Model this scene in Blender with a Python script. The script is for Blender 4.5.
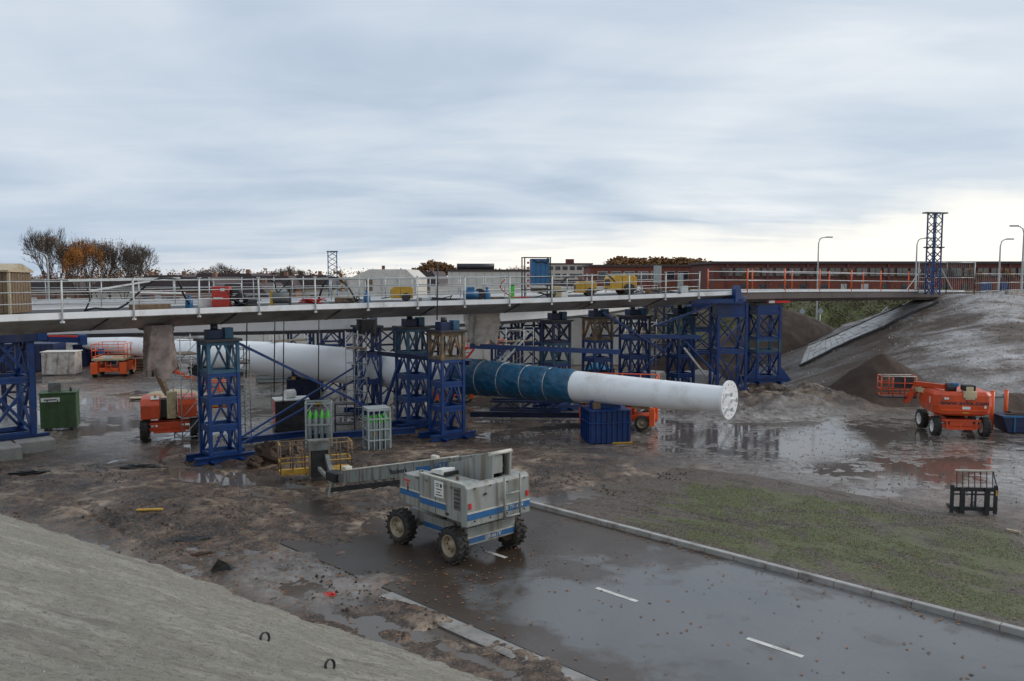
import bpy, bmesh, math, random
import numpy as np
from mathutils import Vector, Matrix, Euler
R = math.radians
random.seed(7); np.random.seed(7)
sc = bpy.context.scene
for o in list(bpy.data.objects): bpy.data.objects.remove(o)

# ------------------------------------------------------------------ camera, sky, sun
FPX, CAMH, PITCH = 850.0, 8.3, R(4.4)
cam = bpy.data.cameras.new('camera'); camo = bpy.data.objects.new('camera', cam)
sc.collection.objects.link(camo); sc.camera = camo
camo.location = (0, 0, CAMH); camo.rotation_euler = (R(90)-PITCH, 0, 0)
cam.sensor_width = 36; cam.lens = 36*FPX/1024; cam.clip_start = .1; cam.clip_end = 4000
sc.render.resolution_x = 1024; sc.render.resolution_y = 681
sc.view_settings.view_transform = 'Standard'; sc.view_settings.look = 'None'
sc.view_settings.exposure = 0.17; sc.view_settings.gamma = 1
SUN_EL, SUN_AZ = R(32), R(75)      # azimuth clockwise from +Y
w = bpy.data.worlds.new('World'); sc.world = w; w.use_nodes = True
nt = w.node_tree; N = nt.nodes; L = nt.links; N.clear()
def nd(t, **k):
    n = N.new(t)
    for a, b in k.items(): setattr(n, a, b)
    return n
sky = nd('ShaderNodeTexSky', sky_type='NISHITA', sun_disc=False, sun_elevation=SUN_EL, sun_rotation=SUN_AZ)
bg1 = nd('ShaderNodeBackground'); bg1.inputs[1].default_value = .1; L.new(sky.outputs[0], bg1.inputs[0])
tc = nd('ShaderNodeTexCoord'); sep = nd('ShaderNodeSeparateXYZ'); L.new(tc.outputs['Generated'], sep.inputs[0])
def M(op, a, b=None, c=None, clamp=False):
    n = N.new('ShaderNodeMath'); n.operation = op; n.use_clamp = clamp
    for i, v in enumerate((a, b, c)):
        if v is None: continue
        if isinstance(v, (int, float)): n.inputs[i].default_value = v
        else: L.new(v, n.inputs[i])
    return n.outputs[0]
zc = M('MAXIMUM', sep.outputs[2], 0.0); den = M('ADD', zc, .10)
u_ = M('DIVIDE', sep.outputs[0], den); v_ = M('DIVIDE', sep.outputs[1], den)
cmb = nd('ShaderNodeCombineXYZ'); L.new(u_, cmb.inputs[0]); L.new(v_, cmb.inputs[1])
def noise(scale, det, rough, vec, sx=1, sy=1, dist=0, rot=0):
    mp = N.new('ShaderNodeMapping'); mp.inputs['Scale'].default_value = (sx, sy, 1); mp.inputs['Rotation'].default_value = (0, 0, rot)
    L.new(vec, mp.inputs[0])
    n = N.new('ShaderNodeTexNoise'); n.inputs['Scale'].default_value = scale; n.inputs['Detail'].default_value = det
    n.inputs['Roughness'].default_value = rough; n.inputs['Distortion'].default_value = dist
    L.new(mp.outputs[0], n.inputs['Vector']); return n.outputs[0]
def ramp(x, stops):
    r = N.new('ShaderNodeValToRGB'); L.new(x, r.inputs[0]); e = r.color_ramp.elements
    while len(e) < len(stops): e.new(.5)
    for q, (p, c) in zip(e, stops):
        q.position = p; q.color = tuple(c)+(1,) if len(c) == 3 else c
    return r.outputs[0]
def mixc(f, a, b, mode='MIX'):
    m = N.new('ShaderNodeMix'); m.data_type = 'RGBA'; m.blend_type = mode
    for i, v in ((0, f), (6, a), (7, b)):
        if isinstance(v, (int, float)): m.inputs[i].default_value = v
        elif isinstance(v, tuple): m.inputs[i].default_value = v+(1,)
        else: L.new(v, m.inputs[i])
    return m.outputs[2]
n1 = noise(.38, 5, .5, cmb.outputs[0], .9, 1.0, 1.0, R(25))
n2 = noise(1.3, 6, .55, cmb.outputs[0], .6, 1.15, .6, R(15))
nn = M('ADD', M('MULTIPLY', n1, .72), M('MULTIPLY', n2, .28))
cl = ramp(nn, [(.34, (.40, .49, .61)), (.44, (.51, .59, .69)), (.54, (.64, .70, .765)), (.64, (.80, .83, .86))])
# pale clear band low over the horizon, widening to the right of the view
az = M('DIVIDE', sep.outputs[0], M('ADD', M('ABSOLUTE', sep.outputs[1]), .35))
bandtop = M('ADD', .048, M('MULTIPLY', az, .10))
wob = M('MULTIPLY', M('SUBTRACT', noise(2.2, 5, .6, tc.outputs['Generated'], 1.2, 1.2, .3), .5), .11)
wob2 = M('MULTIPLY', M('SUBTRACT', n2, .5), .05)
bd = M('SUBTRACT', M('ADD', bandtop, M('ADD', wob, wob2)), zc)
bf = M('MULTIPLY', bd, 26.0, clamp=True)
bf = M('MULTIPLY', bf, M('ADD', .95, M('MULTIPLY', az, .8), clamp=True), clamp=True)
cl2 = mixc(bf, cl, (1.02, .98, .90))
low = M('SUBTRACT', 1.0, M('MULTIPLY', zc, 3.2), clamp=True)
leftm = M('MULTIPLY', M('MULTIPLY', low, M('MULTIPLY', M('SUBTRACT', -.12, az), 2.6, clamp=True)), .80)
cl3 = mixc(leftm, cl2, (.33, .44, .60))
bg2 = nd('ShaderNodeBackground'); bg2.inputs[1].default_value = 1.0; L.new(cl3, bg2.inputs[0])
mx = nd('ShaderNodeMixShader'); mx.inputs[0].default_value = .93
L.new(bg1.outputs[0], mx.inputs[1]); L.new(bg2.outputs[0], mx.inputs[2])
out = nd('ShaderNodeOutputWorld'); L.new(mx.outputs[0], out.inputs[0])
sl = bpy.data.lights.new('sun', 'SUN'); sl.energy = 1.2; sl.angle = R(18); sl.color = (1, .95, .88)
so = bpy.data.objects.new('sun', sl); sc.collection.objects.link(so)
sd = Vector((math.sin(SUN_AZ)*math.cos(SUN_EL), math.cos(SUN_AZ)*math.cos(SUN_EL), math.sin(SUN_EL)))
so.rotation_euler = sd.to_track_quat('Z', 'Y').to_euler()

# ------------------------------------------------------------------ placing helpers
def ray(px, py):
    a = (px-512)/FPX; b = -(py-340.5)/FPX
    return Vector((a, math.cos(PITCH)+b*math.sin(PITCH), -math.sin(PITCH)+b*math.cos(PITCH)))
def G(px, py, z=0.0):
    d = ray(px, py); t = (z-CAMH)/d.z
    return Vector((d.x*t, d.y*t, z))
def AY(px, py, y):
    d = ray(px, py); t = y/d.y
    return Vector((d.x*t, y, CAMH+d.z*t))
# ------------------------------------------------------------------ materials
MATS = {}
def mat(name, col, rough=.6, metal=0, var=.25, scale=3.0, dirt=None, dirtamt=0.0, bump=.0, bscale=20, spec=.5, streak=False, coat=0, rvar=0.1, emis=None, alpha=None, dscale=1.6):
    m = bpy.data.materials.new(name); m.use_nodes = True
    global N, L
    N, L = m.node_tree.nodes, m.node_tree.links
    b = N['Principled BSDF']
    t = N.new('ShaderNodeTexCoord'); V = t.outputs['Object']
    nz = noise(scale, 5, .6, V)
    k = ramp(nz, [(.3, tuple(c*(1-var) for c in col)), (.7, tuple(min(1, c*(1+var)) for c in col))])
    if dirt:
        dn = noise(dscale, 6, .7, V, *( (6, 6) if streak else (1, 1)))
        if streak:
            mp = N.new('ShaderNodeMapping'); mp.inputs['Scale'].default_value = (7, 7, .6); L.new(V, mp.inputs[0])
            q = N.new('ShaderNodeTexNoise'); q.inputs['Scale'].default_value = dscale; q.inputs['Detail'].default_value = 5; L.new(mp.outputs[0], q.inputs['Vector']); dn = q.outputs[0]
        lo = .62-.3*dirtamt
        f = ramp(dn, [(lo, (0, 0, 0)), (lo+.16, (1, 1, 1))])
        f = M('MULTIPLY', f, min(1, .35+dirtamt))
        k = mixc(f, k, tuple(dirt))
    L.new(k, b.inputs['Base Color'])
    b.inputs['Metallic'].default_value = metal
    rr = M('ADD', rough-rvar, M('MULTIPLY', noise(scale*2.3, 4, .6, V), 2*rvar), clamp=True)
    L.new(rr, b.inputs['Roughness'])
    b.inputs['Specular IOR Level'].default_value = spec
    if coat: b.inputs['Coat Weight'].default_value = coat
    if bump:
        bn = noise(bscale, 6, .65, V); bp = N.new('ShaderNodeBump'); bp.inputs['Strength'].default_value = min(1, bump*4); bp.inputs['Distance'].default_value = bump*.1
        L.new(bn, bp.inputs['Height']); L.new(bp.outputs[0], b.inputs['Normal'])
    if emis: b.inputs['Emission Color'].default_value = tuple(emis[:3])+(1,); b.inputs['Emission Strength'].default_value = emis[3]
    if alpha is not None: b.inputs['Alpha'].default_value = alpha
    MATS[name] = m; return m
BROWN = (.09, .065, .05)
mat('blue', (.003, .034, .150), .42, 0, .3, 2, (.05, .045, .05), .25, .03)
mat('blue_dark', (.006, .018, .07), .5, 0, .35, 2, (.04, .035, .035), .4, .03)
mat('teal', (.02, .085, .15), .5, 0, .3, 2, (.10, .06, .04), .35, .03)
mat('ochre', (.26, .15, .06), .55, 0, .35, 3, (.07, .07, .07), .7, .03)
mat('white_paint', (.78, .79, .80), .35, 0, .05, .7, (.42, .38, .33), .12, .0, dscale=.8)
mat('tube_white', (.82, .83, .84), .34, 0, .03, .5, (.55, .51, .46), .30, .0, dscale=.45)
mat('boom_grey', (.23, .25, .235), .55, 0, .2, 2, (.10, .08, .06), .5, .03, 14, streak=True, dscale=1.1)
mat('paving_pale', (.50, .48, .46), .35, 0, .2, 1.5, (.16, .13, .11), .3, .06, 12)
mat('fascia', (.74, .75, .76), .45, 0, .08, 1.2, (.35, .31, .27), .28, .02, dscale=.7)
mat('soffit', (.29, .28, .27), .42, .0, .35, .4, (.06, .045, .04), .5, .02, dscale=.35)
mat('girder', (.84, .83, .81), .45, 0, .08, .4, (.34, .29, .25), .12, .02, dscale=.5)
mat('deck_grey', (.08, .085, .09), .75, 0, .25, .6, (.09, .08, .075), .3, .03, spec=.15)
mat('ramp_steel', (.10, .08, .075), .5, .0, .3, .8, (.05, .035, .03), .4, .03)
mat('galv', (.42, .43, .42), .4, .5, .15, 5, (.2, .17, .14), .2, .0)
mat('rail_white', (.62, .63, .62), .45, 0, .12, 5, (.28, .22, .17), .3)
mat('steel_dark', (.035, .035, .04), .45, .2, .3, 4, BROWN, .3, .03)
mat('black', (.018, .018, .02), .6, 0, .3, 4, (.05, .045, .04), .3)
mat('rubber', (.022, .021, .02), .75, 0, .3, 6, (.075, .06, .048), .55, .04, 30, dscale=3)
mat('orange', (.62, .075, .018), .38, 0, .15, 2, (.16, .05, .03), .3, .02)
mat('orange_hi', (.78, .11, .022), .4, 0, .12, 2, (.20, .07, .03), .15, .02)
mat('red', (.50, .03, .02), .4, 0, .2, 3, (.12, .04, .03), .3)
mat('cream', (.55, .45, .27), .5, 0, .15, 3, (.20, .14, .08), .4, .02)
mat('yellow', (.55, .31, .03), .5, 0, .18, 3, (.14, .09, .05), .45, .02)
mat('lift_grey', (.29, .305, .285), .48, 0, .12, 1.6, (.17, .13, .09), .42, .03, 14, streak=True, dscale=.8)
mat('lift_dark', (.16, .17, .165), .55, 0, .2, 3, (.08, .065, .05), .5, .03)
mat('lift_blue', (.02, .12, .30), .45, 0, .15, 4, (.14, .13, .12), .3)
mat('lift_trim', (.56, .54, .46), .5, 0, .1, 4, (.25, .18, .12), .3)
mat('rim', (.36, .29, .20), .55, 0, .15, 6, (.14, .10, .07), .45)
mat('green', (.045, .095, .035), .5, 0, .2, 2, (.05, .05, .04), .35, .02)
mat('bottle_green', (.09, .55, .06), .4, 0, .1, 3)
mat('bottle_grey', (.32, .36, .36), .4, 0, .1, 3)
mat('cage_grey', (.36, .40, .40), .45, .1, .12, 3, (.18, .16, .14), .25)
mat('wood', (.19, .125, .075), .75, 0, .3, 6, (.11, .075, .05), .4, .04, streak=True)
mat('wood_pale', (.46, .38, .26), .75, 0, .2, 5, (.2, .15, .1), .3, .03)
mat('concrete', (.34, .33, .31), .6, 0, .2, 1.5, (.16, .13, .11), .4, .06, 12)
mat('concrete_wet', (.27, .255, .235), .35, 0, .25, 1, (.11, .085, .07), .5, .05, 14)
mat('wrap', (.42, .38, .35), .35, 0, .25, 2.5, (.18, .12, .10), .5, .06, 7)
mat('wrap_brown', (.21, .165, .15), .4, 0, .35, 2.5, (.09, .055, .045), .5, .06, 7)
mat('wrap_pale', (.55, .51, .46), .4, 0, .2, 2, (.28, .2, .16), .45, .06, 7)
mat('wrap_blue', (.008, .085, .17), .42, 0, .45, 1.6, (.09, .06, .05), .3, .25, 4)
mat('canvas', (.62, .58, .52), .7, 0, .12, 1.5, (.36, .32, .28), .3, .05, 6)
mat('brick_dark', (.14, .045, .035), .8, 0, .2, 1.2, (.08, .03, .03), .3, .03)
mat('brick_red', (.20, .055, .035), .8, 0, .2, 1.2, (.10, .04, .03), .3, .03)
mat('roof_dark', (.07, .05, .05), .7, 0, .2, 2)
mat('glass_dark', (.03, .035, .045), .12, 0, .2, 1, spec=.8)
mat('window_blue', (.02, .06, .2), .25, 0, .2, 1)
mat('win_frame', (.5, .5, .48), .5, 0, .1, 3)
mat('house_pale', (.52, .47, .40), .8, 0, .12, 1, (.35, .28, .22), .2)
mat('house_brick', (.25, .13, .09), .8, 0, .2, 1)
mat('hall_white', (.60, .57, .52), .7, 0, .1, .4, (.40, .35, .30), .3)
mat('bark', (.07, .055, .045), .9, 0, .3, 4)
mat('twig', (.085, .065, .052), .9, 0, .25, 1)
mat('leaf_orange', (.36, .14, .025), .8, 0, .45, 1.2)
mat('leaf_rust', (.20, .10, .035), .8, 0, .45, .6)
mat('leaf_fall', (.24, .11, .05), .7, 0, .5, 40)
mat('bush', (.085, .09, .025), .9, 0, .6, .35, (.10, .06, .035), .5)
mat('grass', (.085, .10, .025), .8, 0, .45, .6)
mat('soil', (.048, .028, .018), .85, 0, .35, .8, (.075, .048, .034), .15, .35, 7)
mat('sign_blue', (.04, .12, .3), .4, 0, .05)
mat('barrier_red', (.6, .03, .02), .5, 0, .05)
mat('tarp_blue', (.03, .25, .42), .4, 0, .2, 2)
mat('panel_blue', (.02, .12, .27), .45, 0, .15, 2, (.1, .1, .1), .2)
mat('sticker', (.72, .72, .68), .5, 0, .08, 6, (.3, .3, .28), .2)
mat('ink', (.03, .03, .045), .6, 0, .1)
mat('hose', (.012, .012, .014), .5, 0, .2)
mat('cab_grey', (.30, .34, .33), .5, 0, .12, 2)
mat('road_line', (.62, .61, .57), .5, 0, .18, 6, (.25, .24, .22), .4)
mat('rubble', (.12, .085, .06), .85, 0, .4, 2, (.05, .035, .03), .4, .2, 8)
mat('stone', (.25, .23, .21), .7, 0, .35, 3)

# ------------------------------------------------------------------ mesh builder
col = sc.collection
class MB:
    def __init__(s): s.v = []; s.f = []; s.sm = []
    def add(s, vs, fs, smooth=False):
        b = len(s.v); s.v += [tuple(x) for x in vs]; s.f += [tuple(b+i for i in f) for f in fs]; s.sm += [smooth]*len(fs); return s
    def box(s, c, d, rz=0, rot=None):
        m = rot if rot is not None else Matrix.Rotation(rz, 3, 'Z')
        c = Vector(c); hx, hy, hz = d[0]/2, d[1]/2, d[2]/2
        vs = [c+m@Vector((x*hx, y*hy, z*hz)) for z in (-1, 1) for y in (-1, 1) for x in (-1, 1)]
        return s.add(vs, [(0, 2, 3, 1), (4, 5, 7, 6), (0, 1, 5, 4), (2, 6, 7, 3), (0, 4, 6, 2), (1, 3, 7, 5)])
    def beam(s, p, q, w, h=None):
        h = h or w; p, q = Vector(p), Vector(q); d = q-p
        if d.length < 1e-6: return s
        z = d.normalized(); up = Vector((0, 0, 1)) if abs(z.z) < .95 else Vector((0, 1, 0))
        x = up.cross(z).normalized(); y = z.cross(x)
        return s.box((p+q)/2, (w, h, d.length), rot=Matrix((x, y, z)).transposed())
    def ibeam(s, p, q, w, h, t=.03):
        p, q = Vector(p), Vector(q); z = (q-p).normalized(); up = Vector((0, 0, 1)) if abs(z.z) < .95 else Vector((0, 1, 0))
        x = up.cross(z).normalized(); y = z.cross(x)
        s.beam(p+y*(h/2-t/2), q+y*(h/2-t/2), w, t); s.beam(p-y*(h/2-t/2), q-y*(h/2-t/2), w, t); return s.beam(p, q, t, h-2*t)
    def tube(s, p, q, r, r2=None, n=8, caps=True, smooth=True):
        r2 = r if r2 is None else r2; p, q = Vector(p), Vector(q); z = (q-p).normalized()
        up = Vector((0, 0, 1)) if abs(z.z) < .95 else Vector((0, 1, 0)); x = up.cross(z).normalized(); y = z.cross(x)
        vs = []
        for c, rr in ((p, r), (q, r2)):
            for i in range(n): a = 2*math.pi*i/n; vs.append(c+(x*math.cos(a)+y*math.sin(a))*rr)
        s.add(vs, [(i, (i+1) % n, n+(i+1) % n, n+i) for i in range(n)], smooth)
        if caps: b = len(s.v)-2*n; s.f += [tuple(b+i for i in range(n-1, -1, -1)), tuple(b+n+i for i in range(n))]; s.sm += [False]*2
        return s
    def path(s, pts, r, n=6):
        pts = [Vector(p) for p in pts]; vs = []
        for k, c in enumerate(pts):
            z = (pts[min(k+1, len(pts)-1)]-pts[max(k-1, 0)]).normalized(); up = Vector((0, 0, 1)) if abs(z.z) < .9 else Vector((0, 1, 0))
            x = up.cross(z).normalized(); y = z.cross(x)
            for i in range(n): a = 2*math.pi*i/n; vs.append(c+(x*math.cos(a)+y*math.sin(a))*(r[k] if isinstance(r, list) else r))
        return s.add(vs, [(k*n+i, k*n+(i+1) % n, (k+1)*n+(i+1) % n, (k+1)*n+i) for k in range(len(pts)-1) for i in range(n)], True)
    def lathe(s, prof, o, ax, n=32, smooth=True):
        o, z = Vector(o), Vector(ax).normalized(); up = Vector((0, 0, 1)) if abs(z.z) < .95 else Vector((0, 1, 0)); x = up.cross(z).normalized(); y = z.cross(x)
        vs = [o+z*t+(x*math.cos(2*math.pi*i/n)+y*math.sin(2*math.pi*i/n))*r for t, r in prof for i in range(n)]
        return s.add(vs, [(k*n+i, k*n+(i+1) % n, (k+1)*n+(i+1) % n, (k+1)*n+i) for k in range(len(prof)-1) for i in range(n)], smooth)
    def prism(s, poly, a, b, axis='y'):
        n = len(poly)
        f = {'y': lambda p, t: (p[0], t, p[1]), 'x': lambda p, t: (t, p[0], p[1]), 'z': lambda p, t: (p[0], p[1], t)}[axis]
        vs = [f(p, a) for p in poly]+[f(p, b) for p in poly]
        return s.add(vs, [tuple(range(n)), tuple(range(2*n-1, n-1, -1))]+[(i, n+i, n+(i+1) % n, (i+1) % n) for i in range(n)])
    def blob(s, c, r, k=.25, seed=0, n=10):
        rnd = random.Random(seed); c = Vector(c); vs = []; m = n
        for i in range(m+1):
            th = math.pi*i/m
            for j in range(n):
                ph = 2*math.pi*j/n; q = 1+(rnd.random()-.5)*2*k if 0 < i < m else 1
                vs.append(c+Vector((r[0]*math.sin(th)*math.cos(ph)*q, r[1]*math.sin(th)*math.sin(ph)*q, r[2]*math.cos(th)*q)))
        return s.add(vs, [(i*n+j, (i+1)*n+j, (i+1)*n+(j+1) % n, i*n+(j+1) % n) for i in range(m) for j in range(n)], False)
    def build(s, name, m, parent=None, bevel=0, seg=2, fix=True):
        me = bpy.data.meshes.new(name); me.from_pydata(s.v, [], s.f); me.polygons.foreach_set('use_smooth', s.sm)
        me.materials.append(MATS[m] if isinstance(m, str) else m)
        if fix and len(s.f) < 4000:
            bm = bmesh.new(); bm.from_mesh(me); bmesh.ops.recalc_face_normals(bm, faces=bm.faces); bm.to_mesh(me); bm.free()
        o = bpy.data.objects.new(name, me); col.objects.link(o)
        if parent: o.parent = parent
        if bevel:
            bv = o.modifiers.new('bevel', 'BEVEL'); bv.width = bevel; bv.segments = seg; bv.limit_method = 'ANGLE'; bv.angle_limit = R(40)
        return o
def tag(o, label=None, cat=None, group=None, kind=None):
    for k, v in (('label', label), ('category', cat), ('group', group), ('kind', kind)):
        if v: o[k] = v
    return o
def thing(name, loc, rz, label, cat, group=None):
    o = bpy.data.objects.new(name, None); o.empty_display_size = .2; col.objects.link(o)
    o.location = loc; o.rotation_euler = (0, 0, rz); return tag(o, label, cat, group)
def children(o): return [c for c in bpy.data.objects if c.parent == o]
def copy_tree(o, loc=None, rz=None, label=None, parent=None, kids=None):
    if kids is None:
        kids = {}
        for c in bpy.data.objects:
            if c.parent: kids.setdefault(c.parent.name, []).append(c)
    c = o.copy(); col.objects.link(c)
    if parent: c.parent = parent
    if loc is not None: c.location = loc
    if rz is not None: c.rotation_euler = (0, 0, rz)
    if label: c['label'] = label
    for k in kids.get(o.name, []): copy_tree(k, parent=c, kids=kids)
    return c
def P1(name, m, parent, kind, *a, bevel=0, **k):
    b = MB(); getattr(b, kind)(*a, **k); return b.build(name, m, parent, bevel)
def text(s, size, loc, rot, m, parent, name='lettering', ext=.004, sx=1, italic=0, off=0):
    c = bpy.data.curves.new(name, 'FONT'); c.body = s; c.size = size; c.extrude = ext; c.align_x = 'CENTER'; c.align_y = 'CENTER'; c.shear = italic; c.offset = off
    t = bpy.data.objects.new(name, c); col.objects.link(t); dg = bpy.context.evaluated_depsgraph_get()
    me = bpy.data.meshes.new_from_object(t.evaluated_get(dg)); bpy.data.objects.remove(t); bpy.data.curves.remove(c)
    me.materials.clear(); me.materials.append(MATS[m]); o = bpy.data.objects.new(name, me); col.objects.link(o)
    o.parent = parent; o.location = loc; o.rotation_euler = rot; o.scale = (sx, 1, 1); return o
# ------------------------------------------------------------------ numpy noise
_lat = np.random.RandomState(3).rand(256, 256)
def vn(x, y):
    xi = np.floor(x).astype(int); yi = np.floor(y).astype(int); fx = x-xi; fy = y-yi
    fx = fx*fx*(3-2*fx); fy = fy*fy*(3-2*fy); a = _lat[xi % 256, yi % 256]; b = _lat[(xi+1) % 256, yi % 256]
    c = _lat[xi % 256, (yi+1) % 256]; d = _lat[(xi+1) % 256, (yi+1) % 256]
    return (a*(1-fx)+b*fx)*(1-fy)+(c*(1-fx)+d*fx)*fy
def fbm(x, y, s, o=5, g=.5):
    t = 0; a = 1; n = 0; x = np.asarray(x, float)*s; y = np.asarray(y, float)*s
    for i in range(o): t = t+a*(vn(x+37.3*i, y+11.7*i)-.5); n += a; a *= g; x = x*2.03; y = y*2.03
    return t/n*2
def ss(a, b, x): t = np.clip((np.asarray(x, float)-a)/(b-a), 0, 1); return t*t*(3-2*t)
def blobm(x, y, cx, cy, rx, ry, a=0, soft=.5):
    ca, sa = math.cos(a), math.sin(a); dx, dy = x-cx, y-cy; u = (dx*ca+dy*sa)/rx; v = (-dx*sa+dy*ca)/ry
    return 1-ss(1-soft, 1+soft, np.sqrt(u*u+v*v))
def grid(name, xs, ys, hf, m, parent=None, smooth=True, attrs=None, cull=None):
    X, Y = np.meshgrid(xs, ys); Z = hf(X, Y); nx, ny = len(xs), len(ys)
    co = np.stack([X, Y, Z], -1).reshape(-1, 3).astype(np.float32)
    i = np.arange(nx*ny).reshape(ny, nx); q = np.stack([i[:-1, :-1], i[:-1, 1:], i[1:, 1:], i[1:, :-1]], -1).reshape(-1, 4)
    if cull is not None:
        kp = ~cull(co[:, 0], co[:, 1], co[:, 2])[q].all(1); q = q[kp]
    me = bpy.data.meshes.new(name); me.vertices.add(len(co)); me.vertices.foreach_set('co', co.ravel())
    me.loops.add(q.size); me.loops.foreach_set('vertex_index', q.ravel().astype(np.int32)); me.polygons.add(len(q))
    me.polygons.foreach_set('loop_start', np.arange(0, q.size, 4, dtype=np.int32)); me.polygons.foreach_set('loop_total', np.full(len(q), 4, np.int32))
    me.polygons.foreach_set('use_smooth', np.full(len(q), smooth)); me.update(); me.validate()
    for an, af in (attrs or {}).items():
        at = me.attributes.new(an, 'FLOAT', 'POINT'); at.data.foreach_set('value', af(co[:, 0], co[:, 1]).astype(np.float32))
    me.materials.append(m if not isinstance(m, str) else MATS[m]); o = bpy.data.objects.new(name, me); col.objects.link(o)
    if parent: o.parent = parent
    return o
# ------------------------------------------------------------------ terrain
S2 = math.sqrt(2)
def UV(x, y): return (x+y)/S2, (x-y)/S2
def XY(u, v, z=0.0): return Vector(((u+v)/S2, (u-v)/S2, z))
WATER = -.03
RAMP_A = (37.5, 70.5); RAMP_D = (.80, .60)
def H_right(x, y):
    dx, dy = x-RAMP_A[0]-2.5, y-RAMP_A[1]-1; t = np.clip(dx*RAMP_D[0]+dy*RAMP_D[1], 0, 1e4)
    d = np.hypot(dx-t*RAMP_D[0], dy-t*RAMP_D[1])
    q = (x-RAMP_A[0]-2.5)*RAMP_D[0]+(y-RAMP_A[1]-1)*RAMP_D[1]; d = np.where(q < 0, np.hypot(np.minimum(q+1.5, 0)*.80, (x-RAMP_A[0]-2.5)*-RAMP_D[1]+(y-RAMP_A[1]-1)*RAMP_D[0]), d)
    z = 6.75-.46*np.maximum(0, d-3.4)
    z = z+.20*fbm(x, y, .22, 5)*np.clip((7.1-z)*1.2, 0, 1)+.07*fbm(x, y, .9, 4)
    return np.maximum(z, -.8)
def H_near(x, y):
    s = 13.5-(.577*x+.816*y); z = .48*s
    z = np.where(z > 6.5, 6.5+.03*(z-6.5), z)
    al = -.816*x+.577*y
    return np.maximum(z+.08*fbm(al, s*.35, .5, 4)+.07*fbm(x, y, 1.4, 5)+.035*fbm(x, y, 5, 3), -.8)
def H_far(x, y):      # grassy bank beyond the ramp, and level land behind everything
    return -1.0+0*x+6.1*ss(88, 104, y-.10*x+2*fbm(x, y, .03, 3))*ss(-8, 12, x)+3.2*ss(95, 125, y)*(1-ss(-8, 12, x))
def H_ground(x, y):
    u, v = UV(x, y)
    n = fbm(x, y, .16, 5); n2 = fbm(x, y, .9, 4); n3 = fbm(x, y, 3.2, 3)
    z = .012+.085*n+.055*n2+.028*n3
    # tyre ruts in the mud, curving towards the crossing
    def rut(c, wdt, dep): return -dep*np.exp(-((c)/wdt)**2)+dep*.7*np.exp(-((abs(c)-wdt*1.9)/wdt)**2)
    wv = .35*fbm(x, y, .15, 2)
    for k in range(7):
        rr = np.hypot(x+2-1.2*k, y-58-k*1.3)-(31.0+k*1.25); m = ss(18, 22, y)*(1-ss(36, 42, y))*(1-ss(-8, -3, x)); tread = 1+.35*np.sin(np.arctan2(y-58, x+2)*31*14)
        z = z+m*rut(rr+wv, .20, .055)*tread
    for k, (uu, dp) in enumerate(((12.0, .05), (11.35, .05), (10.1, .07), (9.5, .06), (8.3, .05), (15.2, .03), (18.6, .03))):
        m = ss(-34, -30, v)*(1-ss(-9, -5, v)) if uu < 13 else ss(-40, -34, v)*(1-ss(-24, -20, v)); z = z+m*rut(u-uu+wv+.05*(v+20)*(k % 2), .19, dp)*(1+.4*np.sin(v*21))
    for k in range(4):
        rr = np.hypot(x+4, (y-44)*.95)-(10.0+k*.9+.3*(k % 2)); m = (1-ss(-3, 2, x))*(1-ss(42, 50, y)); z = z+m*rut(rr+wv, .20, .05)*(1+.4*np.sin(np.arctan2(y-44, x+4)*10*16))
    z = z+(.07*n2+.085*fbm(x, y, 2.0, 4))*ss(0, 1, 1-np.abs((x+7)/11))*(1-ss(27, 33, y))+.05*fbm(x, y, 2.4, 3)*(1-ss(40, 46, y))*(1-ss(2, 8, x))
    z = z+.075*np.clip(fbm(u, v, .9, 4)+.25, 0, 1)*np.exp(-((u-12.8)/.5)**2)*(1-ss(-13, -4, v))
    flat = np.clip(blobm(x, y, 19, 41, 17, 9.5, -.45, .35)+blobm(x, y, -19, 52, 13, 12, .2, .35)+.8*blobm(x, y, 2, 43, 9, 4, 0, .4)+blobm(x, y, 8, 55, 14, 6, 0, .4), 0, 1)
    zf = -.032+.020*fbm(x, y, .30, 4)+.020*n2+.016*n3+.008*fbm(x*.5+y*.2, y*2.2, 2.2, 3)
    z = z*(1-flat)+zf*flat
    # berm of dug soil before the towers on the right
    z = z+.9*blobm(x, y, 17.8, 56, 6, 4.2, .2, .6)*(1+.5*n2)+.45*blobm(x, y, 15, 50.5, 4, 1.6, .2, .8)*(1+n2)
    z = z+.28*blobm(x, y, -1, 37, 8, 2.6, -.1, .8)*(1+.3*n2)+.22*blobm(x, y, -14, 31, 6, 2.5, -.5, .8)
    # small standing pools, lower left and beside the big lift
    for (cx, cy, a, b) in ((-4.6, 24.0, 1.1, .5), (-8.6, 31.0, 2.2, .6), (-7, 29.4, .8, .3), (-2.9, 21.6, .9, .5), (-6.5, 25.6, .9, .4), (-12.5, 34.2, 2, .6), (-9.5, 33.5, 2.4, .5), (-1.3, 19.2, .8, .35), (-3.6, 19.9, .7, .3)):
        z = z-.12*blobm(x, y, cx, cy, a, b, -.6, .6)
    fr_ = np.clip(fbm(x, y, .7, 4)*2.2+.35, 0, 1.4)*(1-ss(-16, -9, v)); z = z+.035*np.exp(-((u-13.4)/.9)**2)*(1-ss(-16, -9, v))
    inroad = ss(13.0, 13.2, u-fr_)*(1-ss(31.2, 31.5, u))*ss(-23.5, -16.5, v+4*n+2.5*n2)*(1-ss(31.0, 31.3, u))
    inv = ss(21.6, 21.9, u)*(1-ss(31.2, 31.6, u))*ss(-23, -21, v)
    z = z*(1-inroad)-.14*inroad
    z = z+2.2*0
    far = ss(76, 84, y); z = z*(1-far)+np.maximum(H_far(x, y), -.02)*far
    return z
def hz(f, x, y): return float(f(np.array([float(x)]), np.array([float(y)]))[0])
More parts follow.
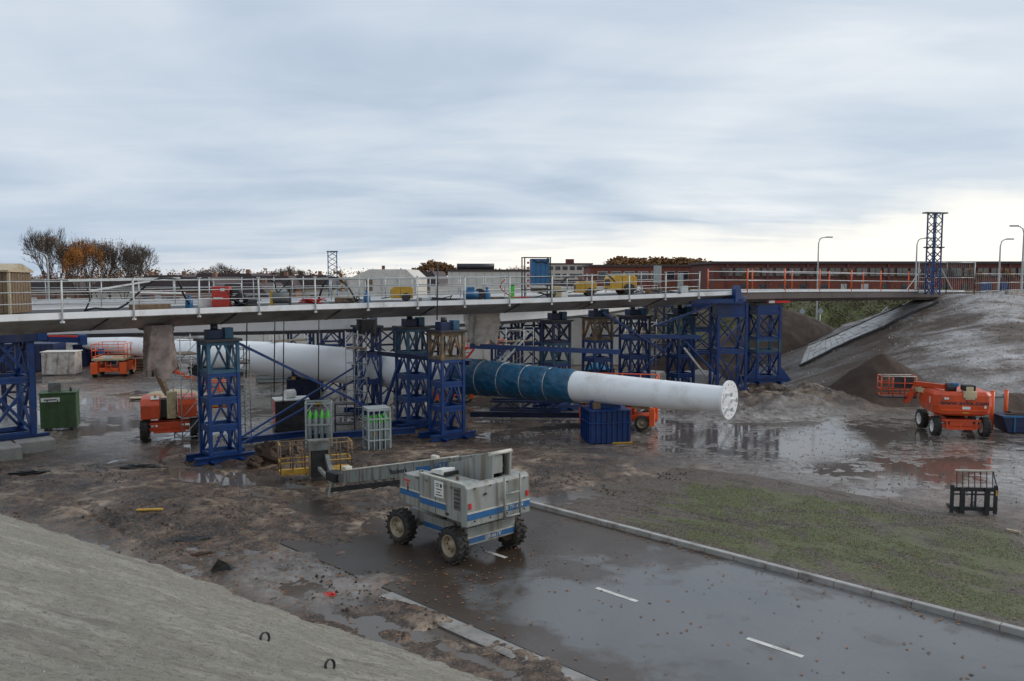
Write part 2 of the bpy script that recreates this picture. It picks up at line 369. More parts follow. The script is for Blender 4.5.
def HIT(px, py, f):
    d = ray(px, py); o = Vector((0, 0, CAMH)); t = 3.0
    while t < 400:
        p = o+d*t
        if p.z < hz(f, p.x, p.y): break
        t += .1
    return o+d*t
# ---- materials of the terrain
def tmat(name):
    m = bpy.data.materials.new(name); m.use_nodes = True
    global N, L
    N, L = m.node_tree.nodes, m.node_tree.links; MATS[name] = m
    t = N.new('ShaderNodeTexCoord'); return m, N['Principled BSDF'], t.outputs['Object']
def bumpn(b, h, st, dist, prev=None):
    q = N.new('ShaderNodeBump'); q.inputs['Strength'].default_value = st; q.inputs['Distance'].default_value = dist
    L.new(h, q.inputs['Height'])
    if prev: L.new(prev, q.inputs['Normal'])
    L.new(q.outputs[0], b.inputs['Normal']); return q.outputs[0]
def attr(n):
    a = N.new('ShaderNodeAttribute'); a.attribute_name = n; return a.outputs['Fac']
m, b, V = tmat('mud')
A = noise(.35, 8, .62, V); B = noise(2.6, 7, .65, V); C_ = noise(14, 6, .7, V)
c = ramp(M('ADD', M('MULTIPLY', A, .6), M('MULTIPLY', noise(1.1, 7, .7, V), .4)), [(.38, (.022, .013, .008)), (.46, (.075, .046, .028)), (.53, (.165, .108, .070)), (.60, (.36, .28, .205))])
c = mixc(ramp(B, [(.47, (0, 0, 0)), (.58, (.85, .85, .85))]), c, (.022, .014, .010))
c = mixc(ramp(C_, [(.54, (0, 0, 0)), (.64, (.7, .7, .7))]), c, (.26, .21, .17))
pv = mixc(ramp(B, [(.35, (0, 0, 0)), (.65, (1, 1, 1))]), (.10, .078, .064), (.32, .295, .27))
c = mixc(attr('pave'), c, pv); L.new(c, b.inputs['Base Color'])
rg = M('ADD', .17, M('MULTIPLY', ramp(noise(.8, 6, .6, V), [(.38, (0, 0, 0)), (.62, (1, 1, 1))]), .42))
rg = M('MULTIPLY', rg, M('SUBTRACT', 1.0, M('MULTIPLY', attr('pave'), .74)), clamp=True)
L.new(rg, b.inputs['Roughness']); b.inputs['Specular IOR Level'].default_value = .5
hb = M('SUBTRACT', 1.0, M('MULTIPLY', attr('pave'), .88)); p_ = bumpn(b, M('MULTIPLY', B, hb), .8, .14); p_ = bumpn(b, M('MULTIPLY', C_, hb), .8, .05, p_); bumpn(b, M('MULTIPLY', noise(55, 3, .6, V), hb), .3, .01, p_)
m, b, V = tmat('water')
b.inputs['Base Color'].default_value = (.105, .088, .075, 1); b.inputs['Roughness'].default_value = .085; b.inputs['IOR'].default_value = 1.38
bumpn(b, noise(2.4, 4, .55, V), .2, .014)
m, b, V = tmat('asphalt')
A = noise(.22, 5, .6, V, 1, 1, .5); B = noise(90, 3, .6, V); W = noise(.5, 6, .6, V, 1, 1, .3)
c = ramp(A, [(.35, (.07, .072, .074)), (.65, (.14, .14, .14))]); c = mixc(ramp(B, [(.5, (0, 0, 0)), (.8, (.6, .6, .6))]), c, (.22, .22, .215))
mud = ramp(M('ADD', W, M('MULTIPLY', attr('mud'), .42)), [(.56, (0, 0, 0)), (.68, (1, 1, 1))]); c = mixc(mud, c, (.055, .040, .030))
L.new(c, b.inputs['Base Color'])
rr = M('ADD', ramp(A, [(.36, (.10, .10, .10)), (.6, (.33, .33, .33))]), M('MULTIPLY', mud, .08)); L.new(rr, b.inputs['Roughness']); b.inputs['Specular IOR Level'].default_value = .55
p_ = bumpn(b, B, .12, .006); bumpn(b, noise(3, 3, .6, V), .10, .01, p_)
m, b, V = tmat('verge')
A = noise(.45, 7, .65, V, 1, 1, .6); B = noise(9, 6, .7, V); ST = noise(.5, 6, .65, V, 2.2, .5, .2, R(-42))
g = mixc(ramp(B, [(.35, (0, 0, 0)), (.65, (1, 1, 1))]), (.050, .052, .014), (.125, .128, .040))
s_ = mixc(ramp(B, [(.4, (0, 0, 0)), (.7, (1, 1, 1))]), (.05, .034, .024), (.17, .14, .11))
f = ramp(M('ADD', M('ADD', M('MULTIPLY', A, .5), M('MULTIPLY', ST, .5)), M('MULTIPLY', attr('bare'), .35)), [(.485, (1, 1, 1)), (.60, (0, 0, 0))])
c = mixc(f, s_, g); L.new(c, b.inputs['Base Color']); b.inputs['Roughness'].default_value = .6
p_ = bumpn(b, B, .7, .06); bumpn(b, noise(40, 4, .7, V), .5, .02, p_)
m, b, V = tmat('sand_slope')
A = noise(.6, 7, .65, V, 1, 1, .4); ST = noise(.9, 8, .74, V, .6, 1.7, .5, R(-12)); B = noise(9, 7, .8, V); C_ = noise(60, 4, .7, V)
c = ramp(ST, [(.33, (.21, .182, .138)), (.47, (.37, .338, .275)), (.60, (.52, .485, .41))])
c = mixc(ramp(A, [(.40, (.8, .8, .8)), (.55, (0, 0, 0))]), c, (.34, .32, .25))
c = mixc(ramp(B, [(.36, (1, 1, 1)), (.50, (0, 0, 0))]), c, (.17, .15, .115)); c = mixc(ramp(C_, [(.55, (0, 0, 0)), (.75, (.8, .8, .8))]), c, (.55, .535, .48))
L.new(c, b.inputs['Base Color']); b.inputs['Roughness'].default_value = .62
p_ = bumpn(b, B, .9, .11); bumpn(b, C_, .8, .025, p_)
m, b, V = tmat('ramp_slope')
ST = noise(.38, 8, .68, V, .45, 1.8, .8, R(-62)); A = noise(.16, 6, .6, V, 1, 1, .5); B = noise(5, 6, .7, V)
c = ramp(ST, [(.36, (.06, .044, .034)), (.45, (.15, .122, .105)), (.52, (.32, .30, .29)), (.64, (.45, .435, .43))])
c = mixc(ramp(M('ADD', A, M('MULTIPLY', attr('brown'), .3)), [(.48, (0, 0, 0)), (.66, (.9, .9, .9))]), c, (.085, .060, .044)); c = mixc(ramp(B, [(.36, (.9, .9, .9)), (.48, (0, 0, 0))]), c, (.05, .038, .03))
L.new(c, b.inputs['Base Color']); L.new(ramp(ST, [(.4, (.7, .7, .7)), (.6, (.33, .33, .33))]), b.inputs['Roughness'])
p_ = bumpn(b, ST, .5, .25); bumpn(b, B, .7, .08, p_)
m, b, V = tmat('far_bank')
A = noise(.12, 6, .65, V); B = noise(.7, 6, .7, V)
c = ramp(A, [(.38, (.10, .12, .03)), (.52, (.10, .085, .045)), (.64, (.10, .055, .035))]); c = mixc(ramp(B, [(.4, (.8, .8, .8)), (.56, (0, 0, 0))]), c, (.055, .05, .03))
L.new(c, b.inputs['Base Color']); b.inputs['Roughness'].default_value = .9; bumpn(b, B, .8, .4)

def cat(*a): return np.concatenate(a)
def geo(a, b, n): return a*(b/a)**(np.arange(1, n+1)/n)
xs = cat(-(28+geo(1, 1500, 34))[::-1], np.arange(-28, 40.01, .16), 40+geo(1, 1500, 34))
ys = cat([-60, -20, 5, 12], np.arange(14.5, 62, .15), np.arange(62, 125, .9), 125+geo(2, 2500, 26))
pave = lambda x, y: (1-.9*blobm(x, y, 17.3, 55.5, 8, 4.5, .2, .5))*np.clip(blobm(x, y, 19, 41, 18, 10.5, -.45, .35)+blobm(x, y, -19, 53, 14, 13, .2, .35)*.8+.5*blobm(x, y, -13, 22.5, 9, 3, -.7, .4)+.7*blobm(x, y, -5.5, 22.7, 1.8, 2.6, .8, .3), 0, 1)
ground = tag(grid('ground', xs, ys, H_ground, 'mud', attrs={'pave': pave}), kind='structure')
tag(MB().add([(-75, 12, WATER), (75, 12, WATER), (75, 82, WATER), (-75, 82, WATER)], [(0, 1, 2, 3)]).build('puddle_water', 'water'), kind='structure')
# road, kerb, verge (laid out along the road's own direction)
def uvgrid(name, us, vs, zf, m, attrs=None, parent=None):
    o = grid(name, us, vs, lambda u, v: 0*u, m, parent, attrs=attrs)
    me = o.data; n = len(me.vertices); c = np.empty(n*3, np.float32); me.vertices.foreach_get('co', c); c = c.reshape(-1, 3)
    u, v = c[:, 0].copy(), c[:, 1].copy(); c[:, 0] = (u+v)/S2; c[:, 1] = (u-v)/S2; c[:, 2] = zf(u, v)
    me.vertices.foreach_set('co', c.ravel()); me.flip_normals(); me.update(); return o
road = tag(uvgrid('road', np.linspace(13.2, 21.75, 24), np.arange(-27, 75, 1.0), lambda u, v: .015*np.cos((u-17.2)/4.3*1.5)-.012, 'asphalt', {'mud': lambda u, v: np.clip(1-ss(-19.5, -13.0, v+.5*(u-17)*-.9)+(1-ss(13.2, 14.8, u))*(1-ss(-8, 8, v))*.8, 0, 1)}), kind='structure')
for v0 in (-18.4, -14.0, -9.55, -5.1, -.6, 3.9):
    L0 = 1.35 if v0 > -16 else 1.0
    c_ = [XY(17.1, v0), XY(17.24, v0), XY(17.24, v0+L0), XY(17.1, v0+L0)]
    MB().add([(p.x, p.y, .009) for p in c_], [(0, 1, 2, 3)]).build('lane_marking', 'road_line', road)
gut = tag(uvgrid('gutter', np.array([12.62, 13.14]), np.arange(-17.6, 40, .9), lambda u, v: .012+0*u, 'concrete_wet'), kind='structure')
for k in range(31):
    v0 = -17.6+k*.9; q = XY(12.88, v0+.44, -.028+random.uniform(-.008, .008))
    P1('gutter_slab', 'concrete_wet', gut, 'box', q, (.87, .47, .09), rz=-R(45), bevel=.012)
tag(MB().add([XY(13.14, -17.5, .004), XY(13.2, -17.5, .004), XY(13.2, 40, .004), XY(13.14, 40, .004)], [(0, 1, 2, 3)]).build('drain_channel', 'black'), kind='structure')
kb = tag(MB().beam(XY(21.86, -21.6, -.06), XY(21.86, 60, -.06), .14, .2).build('kerb', 'concrete'), kind='structure')
for k in range(52):
    v0 = -21.6+k*1.0+.5
    P1('kerb_stone', 'concrete', kb, 'box', XY(21.86, v0, .045+random.uniform(-.006, .006)), (.985, .19, .19), rz=-R(45), bevel=.02)
vz = lambda u, v: .10*ss(-21.4, -18, v+.15*(u-22)*0)+.035*fbm(u, v, .5, 4)+.03*fbm(u, v, 2.2, 3)-.05*(1-ss(-21.5, -19, v))+.0*u-.05*ss(30.6, 31.5, u)\
    -.09*np.exp(-((v+5.6+.35*(u-26))/.2)**2)-.09*np.exp(-((v+4.2+.35*(u-26))/.2)**2)-.05*np.exp(-((np.hypot(u-38, v+22)-13.4)/.16)**2)-.05*np.exp(-((np.hypot(u-38, v+22)-15)/.16)**2)-.05*np.exp(-((u-25.2-.12*v)/.16)**2)-.05*np.exp(-((u-26.6-.12*v)/.16)**2)
verge = tag(uvgrid('verge', np.arange(21.95, 31.6, .13), np.arange(-22, 22, .14), vz, 'verge', {'bare': lambda u, v: np.clip(1-ss(-21, -15.5, v)+np.exp(-((v+5+.35*(u-26))/1.0)**2)+1.3*ss(29.6, 31, u)+.5*(1-ss(21.9, 22.7, u))-.25*np.exp(-((u-26)/3)**2)+.5*np.exp(-((np.hypot(u-38, v+22)-13.4)/.25)**2)+.5*np.exp(-((np.hypot(u-38, v+22)-15)/.25)**2)+.4*np.exp(-((u-25.2-.12*v)/.25)**2)+.4*np.exp(-((u-26.6-.12*v)/.25)**2), 0, 1.5)}), kind='structure')
# near slope the camera looks down along, and the ramp embankment on the right
nxs = cat(np.arange(-70, -24, 2.5), np.arange(-24, 6, .09), np.arange(6, 40, 2.0)); nys = cat(np.arange(-40, 3, 2.5), np.arange(3, 31, .09), np.arange(31, 50, 2.5))
tag(grid('embankment_near', nxs, nys, H_near, 'sand_slope', cull=lambda x, y, z: z < -.5), kind='structure')
tag(grid('embankment_right', np.arange(14, 130, .35), np.arange(44, 140, .35), H_right, 'ramp_slope', attrs={'brown': lambda x, y: 1-ss(20, 38, x-.0*(y-60))}, cull=lambda x, y, z: z < -.6), kind='structure')
tag(grid('grass_bank', np.arange(-10, 240, 2.2), np.arange(84, 200, 1.2), lambda x, y: H_far(x, y)+.25*fbm(x, y, .3, 4)+.12, 'far_bank'), kind='structure')
far_road = tag(MB().add([(-10, 84, .35), (60, 84, .35), (60, 92.5, .35), (-10, 92.5, .35)], [(0, 1, 2, 3)]).build('far_road', 'asphalt'), kind='structure')
# dirt piles
def pile(px, py, y, rx, ry, h, label, seed):
    c = AY(px, py, y)
    def f(x, y_):
        q = np.sqrt(((x-c.x)/rx)**2+((y_-c.y)/ry)**2)
        return h*(1-ss(0, 1, q)*.55-q*.45)*1.0+.22*fbm(x+seed, y_, .7, 4)*np.clip(1.2-q, 0, 1)+.07*fbm(x, y_+seed, 3, 3)-.1
    o = grid('dirt_pile', np.arange(c.x-rx*1.1, c.x+rx*1.1, .14), np.arange(c.y-ry*1.1, c.y+ry*1.1, .16), f, 'soil', cull=lambda x, y, z: z < -.25)
    return tag(o, label, 'dirt pile', 'piles of dug dark soil')
pile(784, 340, 74, 12, 8, 5.6, 'largest dark brown dirt pile, behind the rightmost blue towers', 3)
pile(882, 400, 56, 5.2, 3.6, 3.2, 'dark dirt pile at foot of slope behind the orange boom lift', 11)
pile(1010, 410, 52, 6, 2.4, 1.1, 'low dark dirt ridge behind the blue skip at the right edge', 21)
pile(690, 360, 66, 7, 3.5, 2.6, 'dark dirt heap behind the blue towers left of the largest pile', 31)
# ------------------------------------------------------------------ bridge decks
def resample(pts, step):
    pts = [Vector(p) for p in pts]; out = []
    n = len(pts)
    for i in range(n-1):      # Catmull-Rom
        p0, p1, p2, p3 = pts[max(i-1, 0)], pts[i], pts[i+1], pts[min(i+2, n-1)]; k = max(2, int((p2-p1).length/step))
        for j in range(k):
            t = j/k; out.append(.5*((2*p1)+(p2-p0)*t+(2*p0-5*p1+4*p2-p3)*t*t+(3*p1-p0-3*p2+p3)*t**3))
    return out+[pts[-1]]
def frames(path):
    fr = []
    for i, p in enumerate(path):
        d = path[min(i+1, len(path)-1)]-path[max(i-1, 0)]; d.z = 0; d.normalize(); fr.append((p, d, Vector((-d.y, d.x, 0))))
    return fr
def sweep(fr, prof, name, m, parent, n0=0):
    k = len(prof); vs = [p+nn_*(a+n0)+Vector((0, 0, b)) for p, d, nn_ in fr for a, b in prof]
    f = [(i*k+j, i*k+(j+1) % k, (i+1)*k+(j+1) % k, (i+1)*k+j) for i in range(len(fr)-1) for j in range(k)]
    f += [tuple(range(k-1, -1, -1)), tuple((len(fr)-1)*k+j for j in range(k))]
    return MB().add(vs, f).build(name, m, parent)
def along(fr, s):
    acc = 0
    for i in range(len(fr)-1):
        l = (fr[i+1][0]-fr[i][0]).length
        if acc+l >= s: t = (s-acc)/l; return fr[i][0].lerp(fr[i+1][0], t), fr[i][1], fr[i][2]
        acc += l
    return fr[-1]
def length(fr): return sum((fr[i+1][0]-fr[i][0]).length for i in range(len(fr)-1))
DK = frames(resample([(-25.5, 19.5, 6.83), (-21.8, 25, 6.85), (-18.1, 30, 6.85), (-12.9, 36.2, 6.87), (-6, 42, 6.92), (2.5, 47.5, 7.0), (10, 52, 7.15), (14.6, 54.9, 7.24)], 1.2))
t = thing('bridge_deck', (0, 0, 0), 0, 'curved steel bridge deck with white edge crossing the site on blue towers', 'bridge')
DKW = 4.6
for s, nm in ((0, 'edge_beam'), (DKW, 'edge_beam')):
    sweep(DK, [(-.06, .05), (.06, .05), (.06, -.17), (-.06, -.19)], nm, 'fascia', t, s)
sweep(DK, [(.10, 0), (DKW-.06, 0), (DKW-.06, -.12), (.10, -.12)], 'deck_plate', 'deck_grey', t)
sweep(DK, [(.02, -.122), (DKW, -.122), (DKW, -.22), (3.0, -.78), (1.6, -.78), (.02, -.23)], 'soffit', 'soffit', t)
for i in range(5, len(DK)-1, 4):      # field joints across the soffit
    p, d, q = DK[i]
    MB().prism([(-.02, -.28), (1.6, -.80), (1.6, -.70), (-.02, -.2)], -.03, .03, 'x').build('joint_plate', 'steel_dark', t)
    o = children(t)[-1] if False else bpy.data.objects[[o.name for o in bpy.data.objects if o.name.startswith('joint_plate')][-1]]
    me = o.data
    for v in me.vertices:
        a, n_, z = v.co.x, v.co.y, v.co.z; w_ = p+d*a+q*n_; v.co = (w_.x, w_.y, p.z+z)
RMP = frames(resample([(14.75, 54.95, 7.24), (20, 58.4, 7.22), (29, 64.6, 7.12), (37.5, 70.5, 6.98)], 2.0))
t = thing('approach_bridge', (0, 0, 0), 0, 'straight dark steel approach span running to the right embankment', 'bridge')
sweep(RMP, [(-.05, .06), (.12, .06), (.12, -.06), (-.05, -.06)], 'edge_beam', 'fascia', t)
sweep(RMP, [(-.05, .06), (.12, .06), (.12, -.06), (-.05, -.06)], 'edge_beam', 'fascia', t, 4.4)
sweep(RMP, [(.0, -.062), (4.4, -.062), (4.4, -.5), (4.1, -.72), (.25, -.72), (.0, -.5)], 'girder', 'ramp_steel', t)
sweep(RMP, [(.12, .0), (4.35, .0), (4.35, -.05), (.12, -.05)], 'deck_plate', 'deck_grey', t)
p, d, q = RMP[-1]
MB().box(p+d*.5+q*2.2+Vector((0, 0, -.2)), (1.1, 5.2, .55), rz=math.atan2(d.y, d.x)).build('end_block', 'wood', t)
# abutment below the end of the span
t = thing('abutment', tuple(p+d*.3+q*2.2-Vector((0, 0, 2.2))), math.atan2(d.y, d.x), 'dark concrete abutment under the end of the approach span', 'abutment')
P1('bearing_wall', 'concrete', t, 'box', (.2, 0, .4), (1.0, 5.4, 1.6), bevel=.03)
for yy in (-1.7, 0, 1.7): P1('bearing', 'steel_dark', t, 'box', (-.1, yy, 1.3), (.5, .5, .3), bevel=.02)
P1('wing_wall', 'concrete_wet', t, 'box', (1.5, -3.3, .9), (3.2, .35, 1.6), bevel=.03)
for k in range(4): P1('panel', 'concrete', t, 'box', (3.6+2.1*k, -3.4, 1.7), (2.0, .22, .8), bevel=.02)
# the girder of the ring that carries on behind
RG = frames(resample([(-40, 40, 6.8), (-33, 43.5, 6.8), (-26.7, 46.7, 6.8), (-19, 49, 6.8), (-12.7, 50.7, 6.8), (-6, 54, 6.85), (2, 61, 6.95), (8, 70, 7.0), (12, 80, 7.0)], 1.8))
t = thing('ring_girder', (0, 0, 0), 0, 'white box girder of the ring deck running behind the near deck', 'bridge')
sweep(RG, [(-.04, .14), (.14, .14), (.14, -.12), (-.04, -.12)], 'edge_beam', 'fascia', t)
sweep(RG, [(.0, -.122), (4.6, -.122), (4.6, -.4), (3.6, -1.9), (1.25, -1.9), (1.0, -1.85), (.95, -1.2), (.0, -.5)], 'box_girder', 'girder', t)
sweep(RG, [(.14, .0), (4.6, .0), (4.6, -.1), (.14, -.1)], 'deck_plate', 'deck_grey', t)
sweep(RG, [(.85, -1.86), (1.2, -1.92), (1.2, -2.06), (.85, -2.06)], 'bottom_flange', 'steel_dark', t)
# railings: each post a part, rails as long parts
def railing(fr, s0, s1, step, n0, mp, mr, label, hs=(.42, .82, 1.22), h=1.32, foot=.30, r=.023, rp=.037, grp='temporary guard rails', sag=.0, ev=0):
    t = thing('guard_rail', (0, 0, 0), 0, label, 'railing', grp); s = s0; tops = []
    while s <= s1+.01:
        p, d, q = along(fr, s); b_ = p+q*n0; lean = Vector((random.uniform(-.03, .03), random.uniform(-.03, .03), 0))
        mb = MB().tube(b_-Vector((0, 0, foot)), b_+Vector((0, 0, h))+lean, rp, n=6)
        if foot > .2: mb.box(b_-Vector((0, 0, foot)), (.12, .12, .07)); mb.box(b_+Vector((0, 0, h))+lean, (.13, .13, .03))
        mb.build('post', mp, t); tops.append((b_, lean)); s += step
    for hh in hs:
        pts = [b_+lean*hh/h+Vector((0, 0, hh+random.uniform(-.02, .02))) for b_, lean in tops]
        MB().path([p_+Vector((0, 0, 0)) for p_ in pts], r, 5).build('rail', mr, t)
    return t
LD = length(DK)
railing(DK, 1.2, LD-2.2, 2.75, -.10, 'rail_white', 'galv', 'white post guard rail along the near edge of the curved deck')
railing(DK, .5, LD-2.5, 1.5, DKW, 'galv', 'galv', 'thin grey guard rail along the far edge of the curved deck', foot=.05, rp=.028, r=.02)
railing(RG, .5, 52, 2.2, .05, 'galv', 'galv', 'thin grey guard rail on the ring girder behind', foot=.05, rp=.03, r=.022)
LR = length(RMP)
railing(RMP, .6, LR-4.2, 3.7, -.02, 'orange_hi', 'rail_white', 'white rails on orange posts along the near side of the approach span', hs=(.72, 1.3), h=1.5, foot=.1, rp=.05)
railing(RMP, 1.6, LR-4, 4.6, 4.4, 'orange_hi', 'rail_white', 'orange post guard rail on the far side of the approach span', hs=(.72, 1.3), h=1.5, foot=.1, rp=.05)
# loose boards clamped high on the rails at the left
t = thing('scaffold_boards', (0, 0, 0), 0, 'white scaffold planks lying across the rails left on the deck', 'planks')
for (a, b_, hh) in (((68, 280), (180, 278), 33), ((90, 291), (168, 278), 34.5), ((130, 292), (185, 293), 35)):
    MB().beam(AY(*a, hh), AY(*b_, hh+2.5), .06, .07).build('plank', 'rail_white', t)

# ------------------------------------------------------------------ lattice towers
def tower(px, py, top, w_, d_, rz, stages, label, base=0.0, ground=None, head=True, bb=True, cs=.15, grp='blue lattice support towers', y=None, lean=0):
    """stages: list of (height share, style, material) from the top down"""
    z0 = base; g = G(px, py, z0); t = thing('support_tower', tuple(g), R(rz), label, 'support tower', grp)
    H = top-z0; zb = .30 if bb else 0.0; hh = H-zb-(.75 if head else 0); tot = sum(s[0] for s in stages); z = zb+hh
    hw, hd = w_/2, d_/2; cor = [(-hw, -hd), (hw, -hd), (hw, hd), (-hw, hd)]
    for sh, st, m_ in stages:
        h_ = hh*sh/tot; z1 = z; z0_ = z-h_
        for (cx, cy) in cor: P1('column', m_, t, 'box', (cx, cy, (z1+z0_)/2), (cs, cs, h_-.01))
        for zz in (z1-.08, z0_+.08):
            for i in range(4):
                a, b_ = cor[i], cor[(i+1) % 4]; P1('cross_beam', m_, t, 'beam', (a[0]*.97, a[1]*.97, zz), (b_[0]*.97, b_[1]*.97, zz), cs*.8, .145)
        for i in range(4):
            a, b_ = cor[i], cor[(i+1) % 4]; mx_, my = (a[0]+b_[0])/2, (a[1]+b_[1])/2; k = .96; lo, hi = z0_+.14, z1-.14
            if st == 'A':
                for e in (a, b_): P1('brace', m_, t, 'beam', (mx_*k+(e[0]-mx_)*.12, my*k+(e[1]-my)*.12, hi), (e[0]*k*.93+mx_*.05, e[1]*k*.93+my*.05, lo), cs*.55)
            elif st == 'X':
                P1('brace', m_, t, 'beam', (a[0]*k, a[1]*k, hi), (b_[0]*k, b_[1]*k, lo), cs*.55); P1('brace', m_, t, 'beam', (a[0]*k*.97, a[1]*k*.97, lo), (b_[0]*k*.97, b_[1]*k*.97, hi), cs*.5)
            elif st == 'S':
                P1('panel', m_, t, 'beam', (a[0]*.98, a[1]*.98, (lo+hi)/2), (b_[0]*.98, b_[1]*.98, (lo+hi)/2), .03, hi-lo)
        z = z0_
    if bb:
        for yy in (-hd, hd): MB().ibeam((-hw-.7, yy, .15), (hw+.7, yy, .15), .26, .28, .04).build('base_beam', 'blue', t)
        for xx in (-hw, hw): MB().ibeam((xx, -hd-.45, .02), (xx, hd+.45, .02), .22, .18, .04).build('base_beam', 'blue', t)
    if head:
        zt = zb+hh
        P1('head_plate', 'steel_dark', t, 'box', (0, 0, zt+.07), (w_+.35, d_+.35, .13), bevel=.01)
        P1('jack_block', 'blue_dark', t, 'box', (-w_*.12, 0, zt+.13+.2), (w_*.55, d_*.5, .4), bevel=.02)
        P1('jack', 'steel_dark', t, 'tube', (-w_*.12, 0, zt+.5), (-w_*.12, 0, zt+.76), .16, n=12)
        P1('jack_box', 'teal', t, 'box', (w_*.28, -d_*.18, zt+.13+.24), (w_*.30, d_*.34, .48), bevel=.02)
    return t
B3 = [(1, 'A', 'blue')]*3
tw = [
 (221, 459, 6.10, 1.32, 1.15, 40, [(1.15, 'A', 'teal')]+B3, 'blue tower with teal top stage between the orange boom lift and the dark generator', 0),
 (447, 437, 6.15, 1.25, 1.2, 36, [(1.1, 'A', 'ochre')]+B3, 'blue tower with ochre and teal top stage left of the blue wrapped pylon', 0),
 (413, 426, 6.15, 1.25, 1.3, 36, [(1.1, 'A', 'teal')]+B3, 'blue tower with teal top stage just behind the ochre topped one', 0),
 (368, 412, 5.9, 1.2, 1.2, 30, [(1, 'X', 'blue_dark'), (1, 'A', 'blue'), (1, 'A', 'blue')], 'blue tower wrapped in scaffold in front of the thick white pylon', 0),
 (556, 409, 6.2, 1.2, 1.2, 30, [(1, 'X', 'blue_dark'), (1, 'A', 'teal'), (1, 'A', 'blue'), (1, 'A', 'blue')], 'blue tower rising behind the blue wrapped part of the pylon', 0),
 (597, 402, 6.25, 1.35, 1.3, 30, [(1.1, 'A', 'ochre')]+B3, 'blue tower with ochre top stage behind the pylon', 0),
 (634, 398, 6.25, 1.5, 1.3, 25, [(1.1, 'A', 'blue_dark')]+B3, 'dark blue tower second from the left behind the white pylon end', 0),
 (680, 398, 6.35, 1.25, 1.2, 25, [(1.1, 'A', 'teal')]+B3, 'narrow blue tower with teal top behind the end of the white pylon', 0),
 (727, 401, 6.55, 1.85, 1.6, 4, [(.35, 'S', 'blue'), (1, 'X', 'blue'), (1.3, 'X', 'blue')], 'tall blue cross braced tower at the joint of the two spans', 0),
 (700, 378, 6.5, 1.9, 1.6, 4, [(.35, 'S', 'blue'), (1, 'X', 'blue_dark'), (1, 'X', 'blue'), (1, 'X', 'blue')], 'dark blue cross braced tower directly behind the joint tower', .3),
]
for px, py, top, w_, d_, rz, stg, lab, base in tw:
    tower(px, py, top, w_, d_, rz, stg, lab, base=base, head=(w_ < 1.8), bb=True, cs=.16 if w_ > 1.8 else .14)
t = tower(763, 381, 6.3, 1.55, 1.5, 8, [(.3, 'S', 'blue'), (1, 'X', 'blue'), (.5, 'N', 'teal'), (1, 'X', 'blue')], 'rightmost blue tower with splayed feet on the dug soil', base=1.1, head=False, cs=.17)
for s in (-1, 1): MB().prism([(s*.85, .1), (s*1.7, .1), (s*.85, 1.1)], -.78, -.70).build('gusset', 'blue', t)
P1('cap', 'steel_dark', t, 'box', (0, 0, 5.25), (1.9, 1.5, .2)); P1('barrier_board', 'barrier_red', t, 'box', (.6, -.8, 5.42), (1.6, .05, .16)); P1('barrier_board', 'sticker', t, 'box', (.1, -.83, 5.42), (.4, .05, .165))
# big tower at the left edge on its concrete footing
t = tower(5, 440, 6.0, 1.95, 1.9, 46, [(1.2, 'X', 'blue'), (1.2, 'X', 'blue')], 'heavy blue braced tower on concrete blocks at left edge', base=.45, head=False, cs=.24)
P1('head_box', 'blue_dark', t, 'box', (0, 0, 5.2), (2.6, 2.3, 1.0), bevel=.03)
P1('head_box', 'blue', t, 'box', (1.45, -.6, 5.2), (.5, 1.1, .95), bevel=.03)
P1('bracket', 'blue', t, 'beam', (1.2, -.4, 4.85), (2.9, -2.0, 4.75), .3, .3); P1('bracket_end', 'blue', t, 'box', (2.95, -2.05, 4.75), (.35, .35, .5), bevel=.03)
P1('timber', 'barrier_red', t, 'beam', (1.6, -1.6, 4.98), (2.6, -2.4, 4.95), .1, .08)
g = G(6, 462)
for k, (dx, dy, s) in enumerate(((-1.3, -.5, .9), (-3.4, -2.0, 1), (-.6, 1.5, .7))):
    o = P1('concrete_block', 'concrete', None, 'box', (0, 0, 0), (2.5*s, 2.6, .62), bevel=.05); o.location = (g.x+dx, g.y+dy+1.4, .26); o.rotation_euler = (0, 0, R(40))
    tag(o, ['concrete footing block under the heavy left edge tower', 'concrete footing block nearest the bottom left, cut by the frame', 'concrete footing block behind the others beside the green tank'][k], 'concrete block', 'footing blocks')
# blue joint bracket between the two spans
t = thing('joint_bracket', (14.2, 54.5, 6.6), R(33), 'blue curved bracket clamped at the joint of the spans', 'bracket')
MB().prism([(-.1, 0), (.9, 0), (.9, .25), (.55, .35), (.30, 1.0), (.1, 1.05), (-.1, .8)], -.25, .1).build('bracket_plate', 'blue', t, bevel=.01)
# towers and trusses far behind under the ring
for i, (px, y) in enumerate(((330, 61), (385, 58), (505, 62), (300, 62.5), (15, 52), (430, 60), (528, 66), (660, 66))):
    g = AY(px, 300, y); g.z = 0
    tt = thing('support_tower', tuple(g), R(25), ['far blue tower under the ring girder, dimly seen behind the pylon', 'far blue tower behind the scaffolded tower', 'far blue tower behind the plastic wrapped joint', 'far blue tower above the corrugated saddle block', 'far blue tower behind the heavy left edge tower', 'far blue tower behind the teal topped tower', 'far blue tower near the aluminium stair', 'far blue tower standing below the yellow deck machines'][i], 'support tower', 'far support towers')
    H = 4.8 if px < 430 else 5.9
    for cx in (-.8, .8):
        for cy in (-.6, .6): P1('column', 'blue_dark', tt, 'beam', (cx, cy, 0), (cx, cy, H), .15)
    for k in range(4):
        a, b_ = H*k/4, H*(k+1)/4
        P1('cross_beam', 'blue_dark', tt, 'beam', (-.8, -.6, b_), (.8, -.6, b_), .13); P1('brace', 'blue_dark', tt, 'beam', (-.8, -.6, a), (.8, -.6, b_), .09); P1('brace', 'blue_dark', tt, 'beam', (.8, -.6, a), (-.8, -.6, b_), .09)
